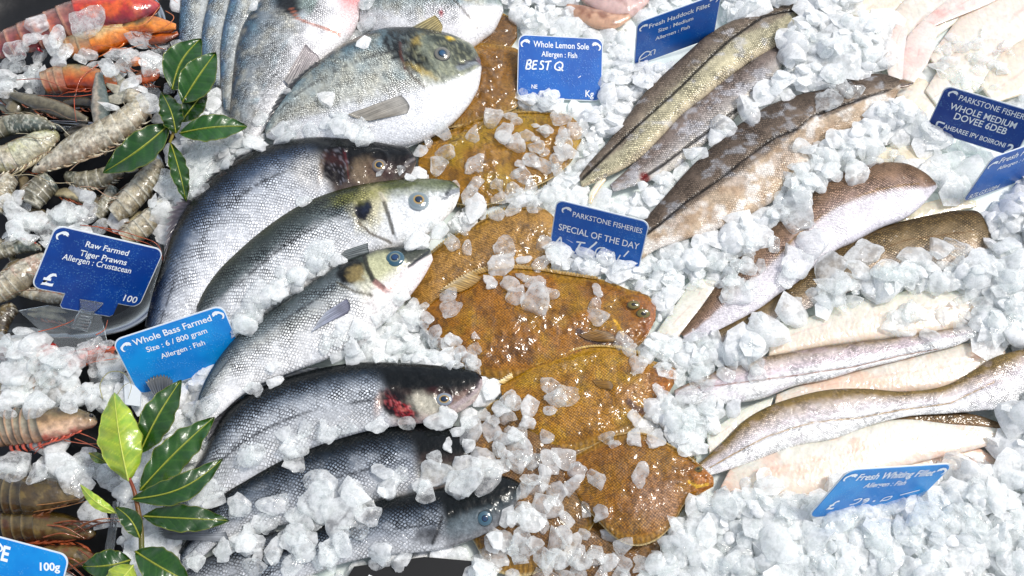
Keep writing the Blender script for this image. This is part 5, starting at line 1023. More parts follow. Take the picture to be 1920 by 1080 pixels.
stem(s2, [(266,1035,zb-.004),(264,990,zb),(258,950,zb+.003),(250,915,zb+.006),(242,896,zb+.012)], [.0028,.0027,.0023,.0016], (84,96,30), (130,50,30))
leaf(s2, (262,850), (340,712), 64, zb+.004, zb+.006, (30,96,18), seed=11, bow=-.03, wav=.7)
leaf(s2, (262,920), (402,782), 66, zb, zb, (34,104,20), seed=12, bow=-.02, wav=1.0)
leaf(s2, (248,936), (418,860), 54, zb+.006, zb+.004, (18,84,12), seed=13, bow=.10, wav=.6)
leaf(s2, (241,902), (214,736), 86, zb+.012, zb+.022, (122,176,50), seed=14, bow=-.02, wav=.6, back=True, arch=.014)
leaf(s2, (268,968), (430,976), 54, zb, zb-.004, (22,84,14), seed=15, bow=.0, wav=.6)
leaf(s2, (262,1008), (216,950), 40, zb+.002, zb+.004, (24,86,16), seed=16, bow=.1, wav=.4)
leaf(s2, (218,962), (150,908), 24, zb+.004, zb+.010, (130,186,60), seed=17, bow=-.08, wav=.4, back=True)
leaf(s2, (168,850), (200,868), 20, zb-.01, zb-.01, (90,150,50), seed=20, wav=.4)
leaf(s2, (245,1050), (154,1062), 62, zb+.003, zb+.003, (22,88,14), seed=18, bow=-.05, wav=.5)
leaf(s2, (254,1034), (356,1092), 74, zb+.008, zb+.006, (28,98,16), seed=19, bow=.02, wav=.5)
leaf(s2, (250,1060), (200,1120), 60, zb+.012, zb+.016, (120,170,56), seed=21, wav=.4, back=True)
# buried tails
tailfin('bass_tail', 'dark forked bass tail standing up behind the light blue sign corner', [(300,762),(310,770),(322,776)], [(272,714),(288,704),(310,702),(336,726)], c0=(90,96,104), c1=(36,40,46), z=.014)
tailfin('bass_tail', 'grey bass tail in the ice between bay leaves and top sea bass', [(455,275),(462,292),(462,308)], [(398,290),(402,302),(410,312),(424,322)], c0=(150,156,162), c1=(50,54,60), z=.012)
tailfin('bass_tail', 'silvery bass tail piece under the lowest horizontal bay leaf', [(420,985),(425,1000),(430,1015)], [(300,975),(296,990),(300,1006),(320,1012)], c0=(150,154,160), c1=(60,64,70), z=.014)
# ---------------------------------------------------------------- price signs
def pose(TL, TR, BL, asp, zmin):
    TL, TR, BL = [np.array(v, float) for v in (TL, TR, BL)]
    u = (TR-TL)/F_PX; v = (BL-TL)/F_PX; u2 = np.array([u[0], -u[1]]); v2 = np.array([v[0], -v[1]])
    k = -(u2@v2); A = u2@u2; B = v2@v2; a2 = asp*asp; b_ = a2*A-B; p2 = (-b_+math.sqrt(b_*b_+4*a2*k*k))/(2*a2)
    best = None
    for s in (1, -1):
        p = s*math.sqrt(max(p2, 1e-12)); q = k/p if p2 > 1e-10 else s*math.sqrt(max(a2*A-B, 1e-12))
        U = CR*u2[0]+CU*u2[1]+CF*p; Vv = CR*v2[0]+CU*v2[1]+CF*q
        if best is None or Vv[2] < best[1][2]: best = (U, Vv)
    U, Vv = best; x = U/np.linalg.norm(U); y = -(Vv-x*(Vv@x)); y /= np.linalg.norm(y); W = np.linalg.norm(U)
    R0 = np.stack([x, y, np.cross(x, y)], 1); T0 = ray(*TL); tgt = np.r_[TL, TR, BL]
    def proj(q):
        w = q[:3]; th = np.linalg.norm(w)+1e-12; K = np.array([[0, -w[2], w[1]], [w[2], 0, -w[0]], [-w[1], w[0], 0]])/th
        R = (np.eye(3)+math.sin(th)*K+(1-math.cos(th))*K@K)@R0; T = T0+CR*q[3]+CU*q[4]; s = W*math.exp(q[5])
        pts = [T, T+R[:, 0]*s, T-R[:, 1]*s*asp]; out = []
        for p_ in pts: out += [960+F_PX*(p_@CR)/(p_@CF), 540-F_PX*(p_@CU)/(p_@CF)]
        return np.array(out), R, T, s
    q = np.zeros(6)
    for _ in range(25):
        f, *_r = proj(q); J = np.stack([(proj(q+1e-5*np.eye(6)[i])[0]-f)/1e-5 for i in range(6)], 1)
        q = q+np.clip(np.linalg.lstsq(J, tgt-f, rcond=1e-6)[0], -.2, .2)
    f, R, T, s = proj(q); err = np.abs(f-tgt).max()
    zs = [(T+R[:, 0]*s*a-R[:, 1]*s*asp*b)[2] for a in (0, 1) for b in (0, 1)]; zi = min(zs)
    k = (zmin-CAM[2])/zi
    print('SIGN err %.2f width %.3f top z %.3f normal %s' % (err, s*k, CAM[2]+k*max(zs), np.round(R[:, 2], 2)))
    return CAM+T*k, R, s*k
FISH = [(0,.42),(.12,.62),(.30,.86),(.55,1.0),(.82,.98),(1.0,.80),(.93,.70),(1.04,.60),(.86,.60),(.70,.66),(.58,.56),(.52,.66),(.36,.60),(.24,.42),(.22,.22),(.34,.06),(.46,.02),(.28,-.06),(.14,.06),(.04,.22)]
def sign(label, TL, TR, BL, asp, zmin, mt, texts=(), strokes=(), fishes=(), tab=None, marks=(), nolabel=None, cut=None, embw=.095):
    T, R, W = pose(TL, TR, BL, asp, zmin); H = W*asp
    Mx = Matrix(((R[0, 0], R[0, 1], R[0, 2], T[0]), (R[1, 0], R[1, 1], R[1, 2], T[1]), (R[2, 0], R[2, 1], R[2, 2], T[2]), (0, 0, 0, 1)))
    root = thing('price_sign', label, 'sign', (0, 0, 0), 'blue plastic fish price signs'); root.matrix_basis = Mx
    def outline(g, r):
        x0, x1, y0, y1 = -g, W+g, -H-g, g; o = []
        for cx, cy, a0 in ((x1-r, y1-r, 90), (x1-r, y0+r, 0), (x0+r, y0+r, -90), (x0+r, y1-r, -180)):
            if tab and a0 == -90:
                t0, t1, td = tab; o += [(t1*W, y0), (t1*W, y0-td*H+.003), (t1*W-.003, y0-td*H), (t0*W+.003, y0-td*H), (t0*W, y0-td*H+.003), (t0*W, y0)]
            o += [(cx+r*math.cos(math.radians(a0-a)), cy+r*math.sin(math.radians(a0-a))) for a in range(0, 91, 15)]
        return o
    def loc(name, V, Fc, mtl, par=root):
        me = bpy.data.meshes.new(name); me.from_pydata([tuple(map(float, v)) for v in V], [], Fc); me.materials.append(mtl); me.update()
        o = bpy.data.objects.new(name, me); link(o); o.parent = par; return o
    def slab(name, ol, z0, z1, mtl):
        n = len(ol); V = [(x, y, z1) for x, y in ol]+[(x, y, z0) for x, y in ol]
        return loc(name, V, [list(range(n))[::-1], list(range(n, 2*n))]+[[i, (i+1) % n, n+(i+1) % n, n+i] for i in range(n)], mtl)
    slab('backing', outline(.0012, W*.085), -.0016, -.0004, M['whiteedge'])
    slab('board', outline(0, W*.08), -.0003, .0002, M[mt])
    for t in texts:
        s, x0, x1, yb = t[:4]; sy = t[4] if len(t) > 4 else 1.0; rot = t[5] if len(t) > 5 else 0; off = t[6] if len(t) > 6 else .012
        cu = bpy.data.curves.new('lettering', 'FONT'); cu.body = s; cu.offset = off; cu.resolution_u = 4; cu.fill_mode = 'FRONT'
        to = bpy.data.objects.new('tmp', cu); link(to); bpy.context.view_layer.update()
        me = bpy.data.meshes.new_from_object(to.evaluated_get(bpy.context.evaluated_depsgraph_get())); bpy.data.objects.remove(to)
        n = len(me.vertices); a = np.empty(n*3); me.vertices.foreach_get('co', a); a = a.reshape(-1, 3)
        k = (x1-x0)*W/(a[:, 0].max()-a[:, 0].min()); a[:, 0] = (a[:, 0]-a[:, 0].min())*k; a[:, 1] *= k*sy; a[:, 2] = 0
        if rot: c_, s_ = math.cos(rot), math.sin(rot); a[:, :2] = a[:, :2]@np.array([[c_, s_], [-s_, c_]])
        a[:, 0] += x0*W; a[:, 1] -= yb*H; a[:, 2] = .0006; me.vertices.foreach_set('co', a.ravel()); me.materials.clear(); me.materials.append(M['white']); me.update()
        o = bpy.data.objects.new('lettering', me); link(o); o.parent = root
    for fx, fy, sc_, mir, rt in fishes:
        pts = np.array(FISH)-.5; 
        if mir: pts[:, 0] *= -1
        c_, s_ = math.cos(rt), math.sin(rt); pts = pts@np.array([[c_, s_], [-s_, c_]])*sc_*W; pts[:, 0] += fx*W; pts[:, 1] -= fy*H
        ring = [tuple(p_) for p_ in pts]
        if mir: ring = ring[::-1]
        n = len(ring); from mathutils.geometry import tessellate_polygon
        tri = tessellate_polygon([[Vector((x, y, 0)) for x, y in ring]])
        loc('fish_emblem', [(x, y, .0007) for x, y in ring], [list(t_) for t_ in tri], M['white'])
    if strokes:
        V = []; Fc = []
        for pl, wd in strokes:
            q = hermite(np.array(pl, float), max(12, 8*len(pl))) if len(pl) > 2 else np.array(pl, float)
            q = q*np.array([W, -H]); t_ = np.gradient(q, axis=0); t_ /= np.hypot(t_[:, 0], t_[:, 1])[:, None]+1e-9; n_ = np.stack([-t_[:, 1], t_[:, 0]], -1)*wd*W/2
            o = len(V); m_ = len(q); V += [(*p_, .0007) for p_ in q+n_]+[(*p_, .0007) for p_ in q-n_]; Fc += [[o+i, o+m_+i, o+m_+i+1, o+i+1] for i in range(m_-1)]
        loc('handwriting', V, Fc, M['white'])
    # collision for the ice
    g = np.stack(np.meshgrid(np.linspace(0, 1, 40), np.linspace(0, 1, 40)), -1).reshape(-1, 2)
    return root, T, R, W, H
# words as strokes: handwriting in fractions of the sign
def L_(pts, ox, oy, sx, sy, wd): return ([(ox+x*sx, oy+y*sy) for x, y in pts], wd)
B_ = [[(.35,0),(.1,1)],[(.2,.1),(.8,.0),(.8,.35),(.3,.48)],[(.3,.48),(.75,.55),(.65,.95),(.05,.98)]]
E_ = [[(.9,.05),(.3,.1),(.2,.5),(.1,.95),(.75,.9)],[(.25,.5),(.75,.45)]]
S_ = [[(.9,.1),(.5,.05),(.35,.3),(.7,.55),(.6,.9),(.1,.92)]]
T_ = [[(.0,.12),(1,.0)],[(.55,.08),(.3,1)]]
Q_ = [[(.6,0),(.15,.3),(.1,.8),(.5,.95),(.85,.6),(.8,.15),(.5,.02)],[(.45,.6),(.95,1.0)]]
def word(glyphs, ox, oy, w, h, gap, wd, slope=0):
    out = []
    for k, g in enumerate(glyphs):
        for s in g: out.append(L_(s, ox+k*(w+gap), oy+slope*k, w, h, wd))
    return out
sign('blue sign reading Whole Lemon Sole beside the topmost brown sole', (974,66), (1129,74), (971,181), .75, .006, 'blue',
     [('Whole Lemon Sole', .17, .84, .18, 1.25), ('Allergen : Fish', .27, .70, .33, 1.25), ('NE', .16, .23, .86, 1.2), ('Kg', .81, .91, .955, 1.2)],
     word([B_, E_, S_, T_], .08, .40, .075, .15, .004, .018)+word([Q_], .43, .40, .11, .15, 0, .018)+[([(.72,.65),(.75,.62)], .008)],
     [(.07,.125,.105,False,-.3),(.935,.12,.105,True,.2)])
sign('blue sign reading Fresh Haddock Fillet beside the first haddock fillet', (1196,44), (1352,-12), (1190,123), .74, .004, 'blue',
     [('Fresh Haddock Fillet', .14, .88, .20, 1.15), ('Size : Medium', .26, .69, .375, 1.15), ('Allernen : Fish', .235, .66, .545, 1.15)],
     [([(.05,.97),(.07,.80),(.13,.74),(.19,.80),(.16,.86)], .02), ([(.04,.90),(.15,.86)], .018), ([(.04,1.0),(.14,.98)], .02), ([(.20,.88),(.19,.78),(.23,.76),(.24,.88)], .014)],
     [(.07,.13,.10,False,-.25),(.92,.08,.10,True,.3)])
sign('blue sign reading Special of the Day, partly covered by ice', (1045,376), (1216,418), (1031,468), .68, .006, 'blue',
     [('PARKSTONE FISHERIES', .19, .955, .225, 1.25, 0, .006), ('SPECIAL OF THE DAY', .06, .96, .55, 1.3, 0, .008)],
     [([(.03,.90),(.10,.68)], .02), ([(.10,.68),(.13,.86)], .016), ([(.28,.70),(.38,.68)], .02), ([(.33,.69),(.30,.86)], .02),
      ([(.50,.60),(.42,.92),(.50,.90)], .02), ([(.60,.68),(.545,.70),(.53,.86),(.60,.86)], .016), ([(.54,.78),(.59,.77)], .014),
      ([(.62,.86),(.65,.74),(.67,.82),(.70,.72),(.73,.84)], .016), ([(.76,.86),(.78,.74)], .014), ([(.86,.62),(.82,.76)], .016)],
     [(.115,.13,.10,False,-.35)])
sign('dark blue sign reading Whole Medium Dover at the right edge', (1774,162), (1946,214), (1737,242), .60, .012, 'navy',
     [('PARKSTONE FISHERIES', .18, .99, .19, 1.25, 0, .006), ('WHOLE MEDIUM', .13, .86, .42, 1.2, 0, .012), ('DOVEE 6DEB', .22, .80, .60, 1.2, 0, .014), ('AHEAREE IPV BOIIRONI', .16, .855, .87, 1.3, 0, .014), ('2', .88, .95, .955, 1.2, 0, .03)],
     [([(.16,.76),(.09,.76),(.08,.86),(.04,.95)], .022), ([(.03,.87),(.13,.87)], .018), ([(.02,.95),(.08,.97)], .018)],
     [(.10,.10,.095,False,-.3)])
sign('blue sign reading Fresh F, leaning below the Dover sign at the right edge', (1862,297), (1990,252), (1806,378), .78, .006, 'blue',
     [('Fresh Fillet', .16, .72, .20, 1.15), ('Allergen : Fish', .22, .72, .38, 1.15), ('R7LG51084', .05, .50, .96, 1.3)], [], [(.07,.17,.12,False,-.3)])
sign('blue sign with painted sky sheen reading Fresh Whiting Fillet sunk in ice at the bottom right', (1592,883), (1787,871), (1516,970), .62, .006, 'blue_sheen',
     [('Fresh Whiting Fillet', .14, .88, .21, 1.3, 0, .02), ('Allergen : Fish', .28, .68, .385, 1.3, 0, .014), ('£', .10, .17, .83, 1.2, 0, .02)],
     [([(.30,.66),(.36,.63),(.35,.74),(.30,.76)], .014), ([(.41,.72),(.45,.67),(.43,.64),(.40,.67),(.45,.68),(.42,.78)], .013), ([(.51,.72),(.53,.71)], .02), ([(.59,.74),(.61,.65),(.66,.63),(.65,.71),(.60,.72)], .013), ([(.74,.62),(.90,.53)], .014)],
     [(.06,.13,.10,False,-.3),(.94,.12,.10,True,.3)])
sg1 = sign('dark blue sign reading Raw Farmed Tiger Prawns held by a clear clip', (106,424), (306,470), (60,538), .66, .012, 'navy',
     [('Raw Farmed', .30, .70, .205, 1.05, 0, .012), ('Tiger Prawns', .28, .72, .36, 1.05, 0, .012), ('Allergen : Crustacean', .15, .79, .475, 1.2, 0, .006), ('£', .06, .17, .92, .9, 0, .03), ('100', .83, .96, .94, 1.0, 0, .01)],
     [], [(.075,.115,.10,False,-.2)], tab=(.30, .80, .24))
sign('blue sign with painted sky sheen reading Whole Bass Farmed between the second and third bass', (212,640), (416,574), (262,740), .62, .012, 'blue_sheen',
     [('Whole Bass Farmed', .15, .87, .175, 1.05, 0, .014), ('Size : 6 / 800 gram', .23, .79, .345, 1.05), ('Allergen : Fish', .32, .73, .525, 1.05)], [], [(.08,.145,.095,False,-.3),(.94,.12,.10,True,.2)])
sign('light blue sign with 100g at the bottom left corner', (-90,985), (128,1043), (-120,1110), .60, .008, 'blue_sheen',
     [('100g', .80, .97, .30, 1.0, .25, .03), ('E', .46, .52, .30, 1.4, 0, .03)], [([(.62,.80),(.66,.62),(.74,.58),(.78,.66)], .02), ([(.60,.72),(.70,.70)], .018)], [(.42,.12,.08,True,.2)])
# clear clip on the prawn sign
root, T, R, W, H = sg1
def onsign(x, y, z): return T+R[:, 0]*x*W-R[:, 1]*y*H+R[:, 2]*z
clip = thing('sign_clip', 'clear plastic clip foot holding the dark blue tiger prawn sign', 'sign holder', onsign(.5, 1.2, 0))
def prism(name, sec, z0, z1, par, mt):
    V = [onsign(x, y, z1) for x, y in sec]+[onsign(x, y, z0) for x, y in sec]; n = len(sec)
    mk(name, np.array(V), [list(range(n))[::-1], list(range(n, 2*n))]+[[i, (i+1) % n, n+(i+1) % n, n+i] for i in range(n)], M[mt], par, smooth=False)
prism('jaw', [(.44,1.04),(.66,1.03),(.60,1.22),(.49,1.22)], .001, .004, clip, 'acrylic')
prism('jaw', [(.48,1.20),(.61,1.20),(.62,1.52),(.46,1.52)], .0005, .006, clip, 'acrylic')
for k in range(5): prism('ridge', [(.49,1.26+k*.05),(.60,1.26+k*.05),(.60,1.28+k*.05),(.49,1.28+k*.05)], .006, .0075, clip, 'acrylic')
pc = P(150, 643, .018); V, Fc = tube([pc-np.array([0, 0, .006]), pc, pc+np.array([0, 0, .004]), pc+np.array([0, 0, .005])], [.010, .0105, .008, .002], 24); mk('suction_knob', V, Fc, M['acrylic'], clip)

# ---------------------------------------------------------------- ice
def ico(sub):
    import bmesh
    bm = bmesh.new(); bmesh.ops.create_icosphere(bm, subdivisions=sub, radius=1); bm.verts.ensure_lookup_table()
    V = np.array([v.co[:] for v in bm.verts]); V /= np.linalg.norm(V, axis=1)[:, None]; Fc = np.array([[v.index for v in f.verts] for f in bm.faces]); bm.free(); return V, Fc
I3, F3_ = ico(3); I2, F2_ = ico(2)
def chip(seed, D, flat=.26, p=18):
    """an irregular shard: broken outline, two near-flat faces, rounded melting edges"""
    r_ = np.random.default_rng(seed); e = np.array([1.0, r_.uniform(.5, .85), 1.0]); n = r_.normal(size=(r_.integers(6, 9), 3))
    n[:, 2] *= .3; n /= np.linalg.norm(n, axis=1)[:, None]
    h = np.sqrt(((n*e)**2).sum(1))*r_.uniform(.55, 1.0, len(n)); ft = flat*r_.uniform(.7, 1.25)
    n = np.r_[n, [[0, 0, 1], [0, 0, -1], [r_.uniform(-.3, .3), r_.uniform(-.3, .3), 1], [r_.uniform(-.3, .3), r_.uniform(-.3, .3), -1]]]; h = np.r_[h, [ft, ft, ft*.92, ft*.92]]
    n = n/np.linalg.norm(n, axis=1)[:, None]
    Dd = D*np.array([1, 1, .8]); Dd /= np.linalg.norm(Dd, axis=1)[:, None]      # more vertices round the rim
    q = np.clip(Dd@n.T, 0, None)/h; r = ((q**p).sum(1))**(-1/p); V = Dd*np.minimum(r, 1.25)[:, None]
    a = np.arctan2(V[:, 1], V[:, 0]); rim = np.hypot(V[:, 0], V[:, 1])
    jag = 1+.16*(vn(a*1.6+20, a*0+seed, seed)-.5)+.10*(vn(a*4.5+40, a*0+seed, seed+3)-.5)
    for _ in range(r_.integers(1, 3)):
        b = r_.uniform(-math.pi, math.pi); d = np.abs((a-b+math.pi) % (2*math.pi)-math.pi); jag = jag-r_.uniform(.12, .3)*np.exp(-(d/.35)**2)
    k = np.clip(rim/.6, 0, 1)[:, None]; V[:, :2] *= 1+(jag[:, None]-1)*k
    V[:, 2] *= 1+.25*(fbm(V[:, 0]*2.2+9, V[:, 1]*2.2+9, seed, 3)-.5)
    V[:, 2] += .12*np.sin(V[:, 0]*2.2+seed)*r_.uniform(-1, 1)
    return V/np.abs(V[:, 0]).max()
NK = 26
HI = []
for k in range(NK):
    V = chip(100+k, I3); me = bpy.data.meshes.new('ice_chip'); me.from_pydata(V.tolist(), [], F3_.tolist())
    me.polygons.foreach_set('use_smooth', [True]*len(me.polygons)); me.materials.append(M['ice']); me.update(); me.set_sharp_from_angle(angle=math.radians(55)); HI.append((me, V))
LO = [chip(200+k, I2) for k in range(40)]
# ground level of the ice and what lies on it
gx = GX0+np.arange(GNX)*GS; gy = GY0+np.arange(GNY)*GS; GXX, GYY = np.meshgrid(gx, gy, indexing='ij')
def dil(A, n=1):
    for _ in range(n):
        B = A.copy()
        for dx, dy in ((1, 0), (-1, 0), (0, 1), (0, -1)): B = np.maximum(B, np.roll(np.roll(A, dx, 0), dy, 1))
        A = B
    return A
FISHH = HF.copy(); hole = FISHH < 0; FISHH[hole] = dil(FISHH)[hole]
BED = .002+.006*(fbm(GXX*14+50, GYY*14+50, 3)-.5)
H = np.maximum(BED, FISHH)
def put(x, y, a, mesh_xy_r, zt, tuck, yaw):
    """rest a chip of radius a, half thickness zt at (x, y); returns z and tilt"""
    i = int((x-GX0)/GS); j = int((y-GY0)/GS); n = max(1, int(a*.8/GS))
    i0, i1, j0, j1 = max(0, i-n), min(GNX, i+n+1), max(0, j-n), min(GNY, j+n+1)
    if i1-i0 < 2 or j1-j0 < 2: return zt, 0, 0
    sub = H[i0:i1, j0:j1]; zb = np.percentile(sub, tuck)
    gx_, gy_ = (sub[-1].mean()-sub[0].mean())/((i1-i0)*GS), (sub[:, -1].mean()-sub[:, 0].mean())/((j1-j0)*GS)
    gx_, gy_ = np.clip([gx_, gy_], -.7, .7)*(.8 if tuck > 40 else .4)
    z = zb+zt*.7
    ii, jj = np.meshgrid(np.arange(i0, i1), np.arange(j0, j1), indexing='ij'); rr = (((ii-i)**2+(jj-j)**2)*GS*GS)/(a*a*.7)
    cap = z+zt*np.sqrt(np.clip(1-rr, 0, 1))+gx_*(ii-i)*GS+gy_*(jj-j)*GS
    H[i0:i1, j0:j1] = np.where(rr < 1, np.maximum(sub, cap-.001), sub)
    return z, math.atan(gy_), -math.atan(gx_)
def rotm(rx, ry, rz):
    return np.array((Matrix.Rotation(ry, 3, 'Y')@Matrix.Rotation(rx, 3, 'X')@Matrix.Rotation(rz, 3, 'Z')))
SM = []; SV, SF, SR = [], [], []; soff = 0
def stuff_chip(x, y, a, tuck, jt=.5, zoff=0.0, mi=0):
    global soff
    V = LO[random.randrange(len(LO))]; th = random.uniform(.75, 1.25); zt = a*.27*th
    z, tx, ty = put(x, y, a, None, zt, tuck, 0)
    R = rotm(tx+random.gauss(0, jt), ty+random.gauss(0, jt), random.uniform(0, 6.283))
    q = (V*np.array([a, a, a*th]))@R.T+np.array([x, y, z+zoff]); SV.append(q); SF.append(F2_+soff); SR.append(np.full(len(q), random.random())); SM.append(np.full(len(F2_), mi)); soff += len(q)
OPEN = [[(1745,262),(1800,262),(1850,300),(1820,372),(1760,372),(1752,330)]]        # melted, chip free ice
NOICE = [[(770,1046),(886,1054),(884,1100),(690,1100)], [(-200,-100),(330,-100),(330,240),(300,420),(312,480),(280,620),(215,640),(262,760),(300,800),(250,900),(200,1100),(-200,1100)]]
DARK = [[(790,785),(905,850),(895,905),(840,900),(780,800)], [(430,800),(560,815),(470,880),(420,900)]]
# the faces of the signs, and heads and backs that lie clear of ice
SIGNQ = [[(962,60),(1140,66),(1128,200),(1080,200),(1000,182),(962,160)], [(1186,38),(1360,-20),(1350,60),(1300,110),(1182,128)], [(1038,372),(1222,412),(1204,505),(1150,470),(1030,460)], [(1766,156),(1960,208),(1930,300),(1728,250)], [(1854,290),(1960,240),(1960,300),(1870,420),(1798,384)],
 [(1585,880),(1795,862),(1728,918),(1570,926)], [(98,418),(316,464),(300,610),(90,600),(52,545)], [(204,634),(420,566),(440,640),(350,720),(268,735)], [(-50,1000),(140,1030),(90,1100),(-50,1100)]]
CLEAR = [[(770,790),(905,850),(895,890),(820,895),(760,830)], [(420,820),(560,830),(470,880)], [(860,890),(980,900),(970,960),(880,1005),(840,960)], [(600,262),(700,262),(785,290),(780,335),(700,360),(600,360)], [(640,360),(860,340),(870,370),(800,430),(700,460)], [(630,480),(815,465),(812,490),(720,600),(650,560)], [(500,720),(620,690),(880,690),(905,730),(860,770),(700,780),(560,830)], [(500,130),(700,55),(900,90),(905,150),(780,275),(640,225)]]
# pass 1: the bed itself, two layers of chips
def scatter_bed(sp, lo, hi, seed, zo):
    random.seed(seed); x0, x1 = -.80, .80; y0, y1 = -.50, .76
    ny = int((y1-y0)/sp)
    pts = []
    for j in range(ny):
        for i in range(int((x1-x0)/sp)):
            x = x0+(i+.5*(j % 2)+random.uniform(-.4, .4))*sp; y = y0+(j+random.uniform(-.4, .4))*sp*.95; pts.append((x, y))
    random.shuffle(pts)
    for x, y in pts:
        px, py = pix((x, y, .01))
        if not (-110 < px < 2030 and -110 < py < 1200): continue
        if any(inpoly(px, py, g) for g in NOICE+SIGNQ): continue
        if any(inpoly(px, py, g) for g in OPEN) and random.random() < .9: continue
        i = int((x-GX0)/GS); j = int((y-GY0)/GS)
        if not (0 <= i < GNX and 0 <= j < GNY): continue
        if FISHH[i, j] > .004: continue
        a = random.uniform(lo, hi)*(1.1 if px < 1380 else 1.45)
        stuff_chip(x, y, a*.5, 28, .22, zo)
scatter_bed(.0165, .022, .033, 5, 0); scatter_bed(.019, .022, .034, 6, .001); scatter_bed(.032, .022, .035, 8, .001); scatter_bed(.017, .007, .014, 9, .003)
# pass 2: heaps lying over the fish
HEAPS = [  # polygon, spacing (px), chip size (px)
 ([(640,622),(740,640),(800,600),(860,640),(905,680),(870,695),(780,678),(700,672),(630,678),(600,672)], 17, 30),
 ([(690,560),(760,520),(800,560),(800,640),(740,640),(700,640)], 20, 30),
 ([(1240,460),(1400,440),(1440,520),(1380,560),(1320,520),(1210,560),(1200,500)], 20, 34),
 ([(1200,640),(1300,620),(1420,650),(1440,700),(1330,700),(1270,720),(1230,680)], 20, 36),
 ([(1440,640),(1500,540),(1700,490),(1900,470),(1960,560),(1900,650),(1840,600),(1700,535),(1600,560),(1500,560)], 22, 42),
 ([(1700,560),(1860,560),(1900,650),(1830,640),(1690,625),(1650,600)], 38, 46),
 ([(1340,900),(1440,890),(1540,940),(1640,940),(1940,880),(1940,1110),(1200,1110),(1250,990)], 26, 46),
 ([(1250,760),(1330,720),(1350,790),(1330,860),(1270,850)], 24, 38),
 ([(1500,270),(1640,250),(1720,290),(1640,310),(1540,340),(1530,380),(1450,400),(1470,340)], 20, 38),
 ([(1520,20),(1620,30),(1645,100),(1630,140),(1540,160),(1480,120)], 31, 38),
 ([(1760,60),(1860,50),(1930,90),(1880,170),(1790,160),(1740,110)], 26, 38),
 ([(930,230),(1050,200),(1110,260),(1090,330),(1040,400),(970,380),(1000,300),(950,270)], 34, 38, 2),
 ([(960,740),(1000,900),(1060,1000),(1200,1020),(1200,1100),(880,1100),(900,1000),(980,940),(900,880),(880,800)], 34, 46, 2),
 ([(560,910),(680,880),(710,910),(690,990),(640,1050),(430,1080),(450,990),(530,965)], 36, 48),
 ([(700,1030),(800,1040),(780,1060),(690,1075)], 36, 44),
 ([(640,225),(690,240),(700,262),(560,262),(470,270),(500,245),(560,250)], 20, 32),
 ([(340,290),(420,260),(490,262),(480,290),(400,330),(360,360),(330,330)], 22, 38),
 ([(450,600),(500,545),(580,500),(620,520),(560,560),(480,610),(440,630)], 24, 34),
 ([(20,610),(110,640),(200,640),(236,690),(240,760),(120,740),(0,770),(-20,680)], 24, 46),
 ([(0,860),(90,840),(200,850),(250,880),(200,910),(90,880),(-20,890)], 26, 46),
 ([(0,360),(150,370),(180,410),(80,450),(0,450)], 24, 46),
 ([(0,90),(60,80),(90,110),(60,160),(-10,180)], 24, 40), ([(90,90),(160,110),(300,90),(330,130),(290,170),(220,150),(150,125)], 26, 38),
]
random.seed(11)
def heap(poly, sp, size, mi=1):
    xs = [p_[0] for p_ in poly]; ys = [p_[1] for p_ in poly]
    pts = [(x+random.uniform(-.45, .45)*sp, y+random.uniform(-.45, .45)*sp) for x in np.arange(min(xs), max(xs), sp) for y in np.arange(min(ys), max(ys), sp)]
    random.shuffle(pts)
    for x, y in pts:
        if not inpoly(x, y, poly) or any(inpoly(x, y, g) for g in SIGNQ+CLEAR): continue
        w = P(x, y, .03); a = size*random.uniform(.65, 1.2)/1600/2; stuff_chip(w[0], w[1], a, 42, .24, 0, mi)
for h_ in HEAPS: heap(*h_)
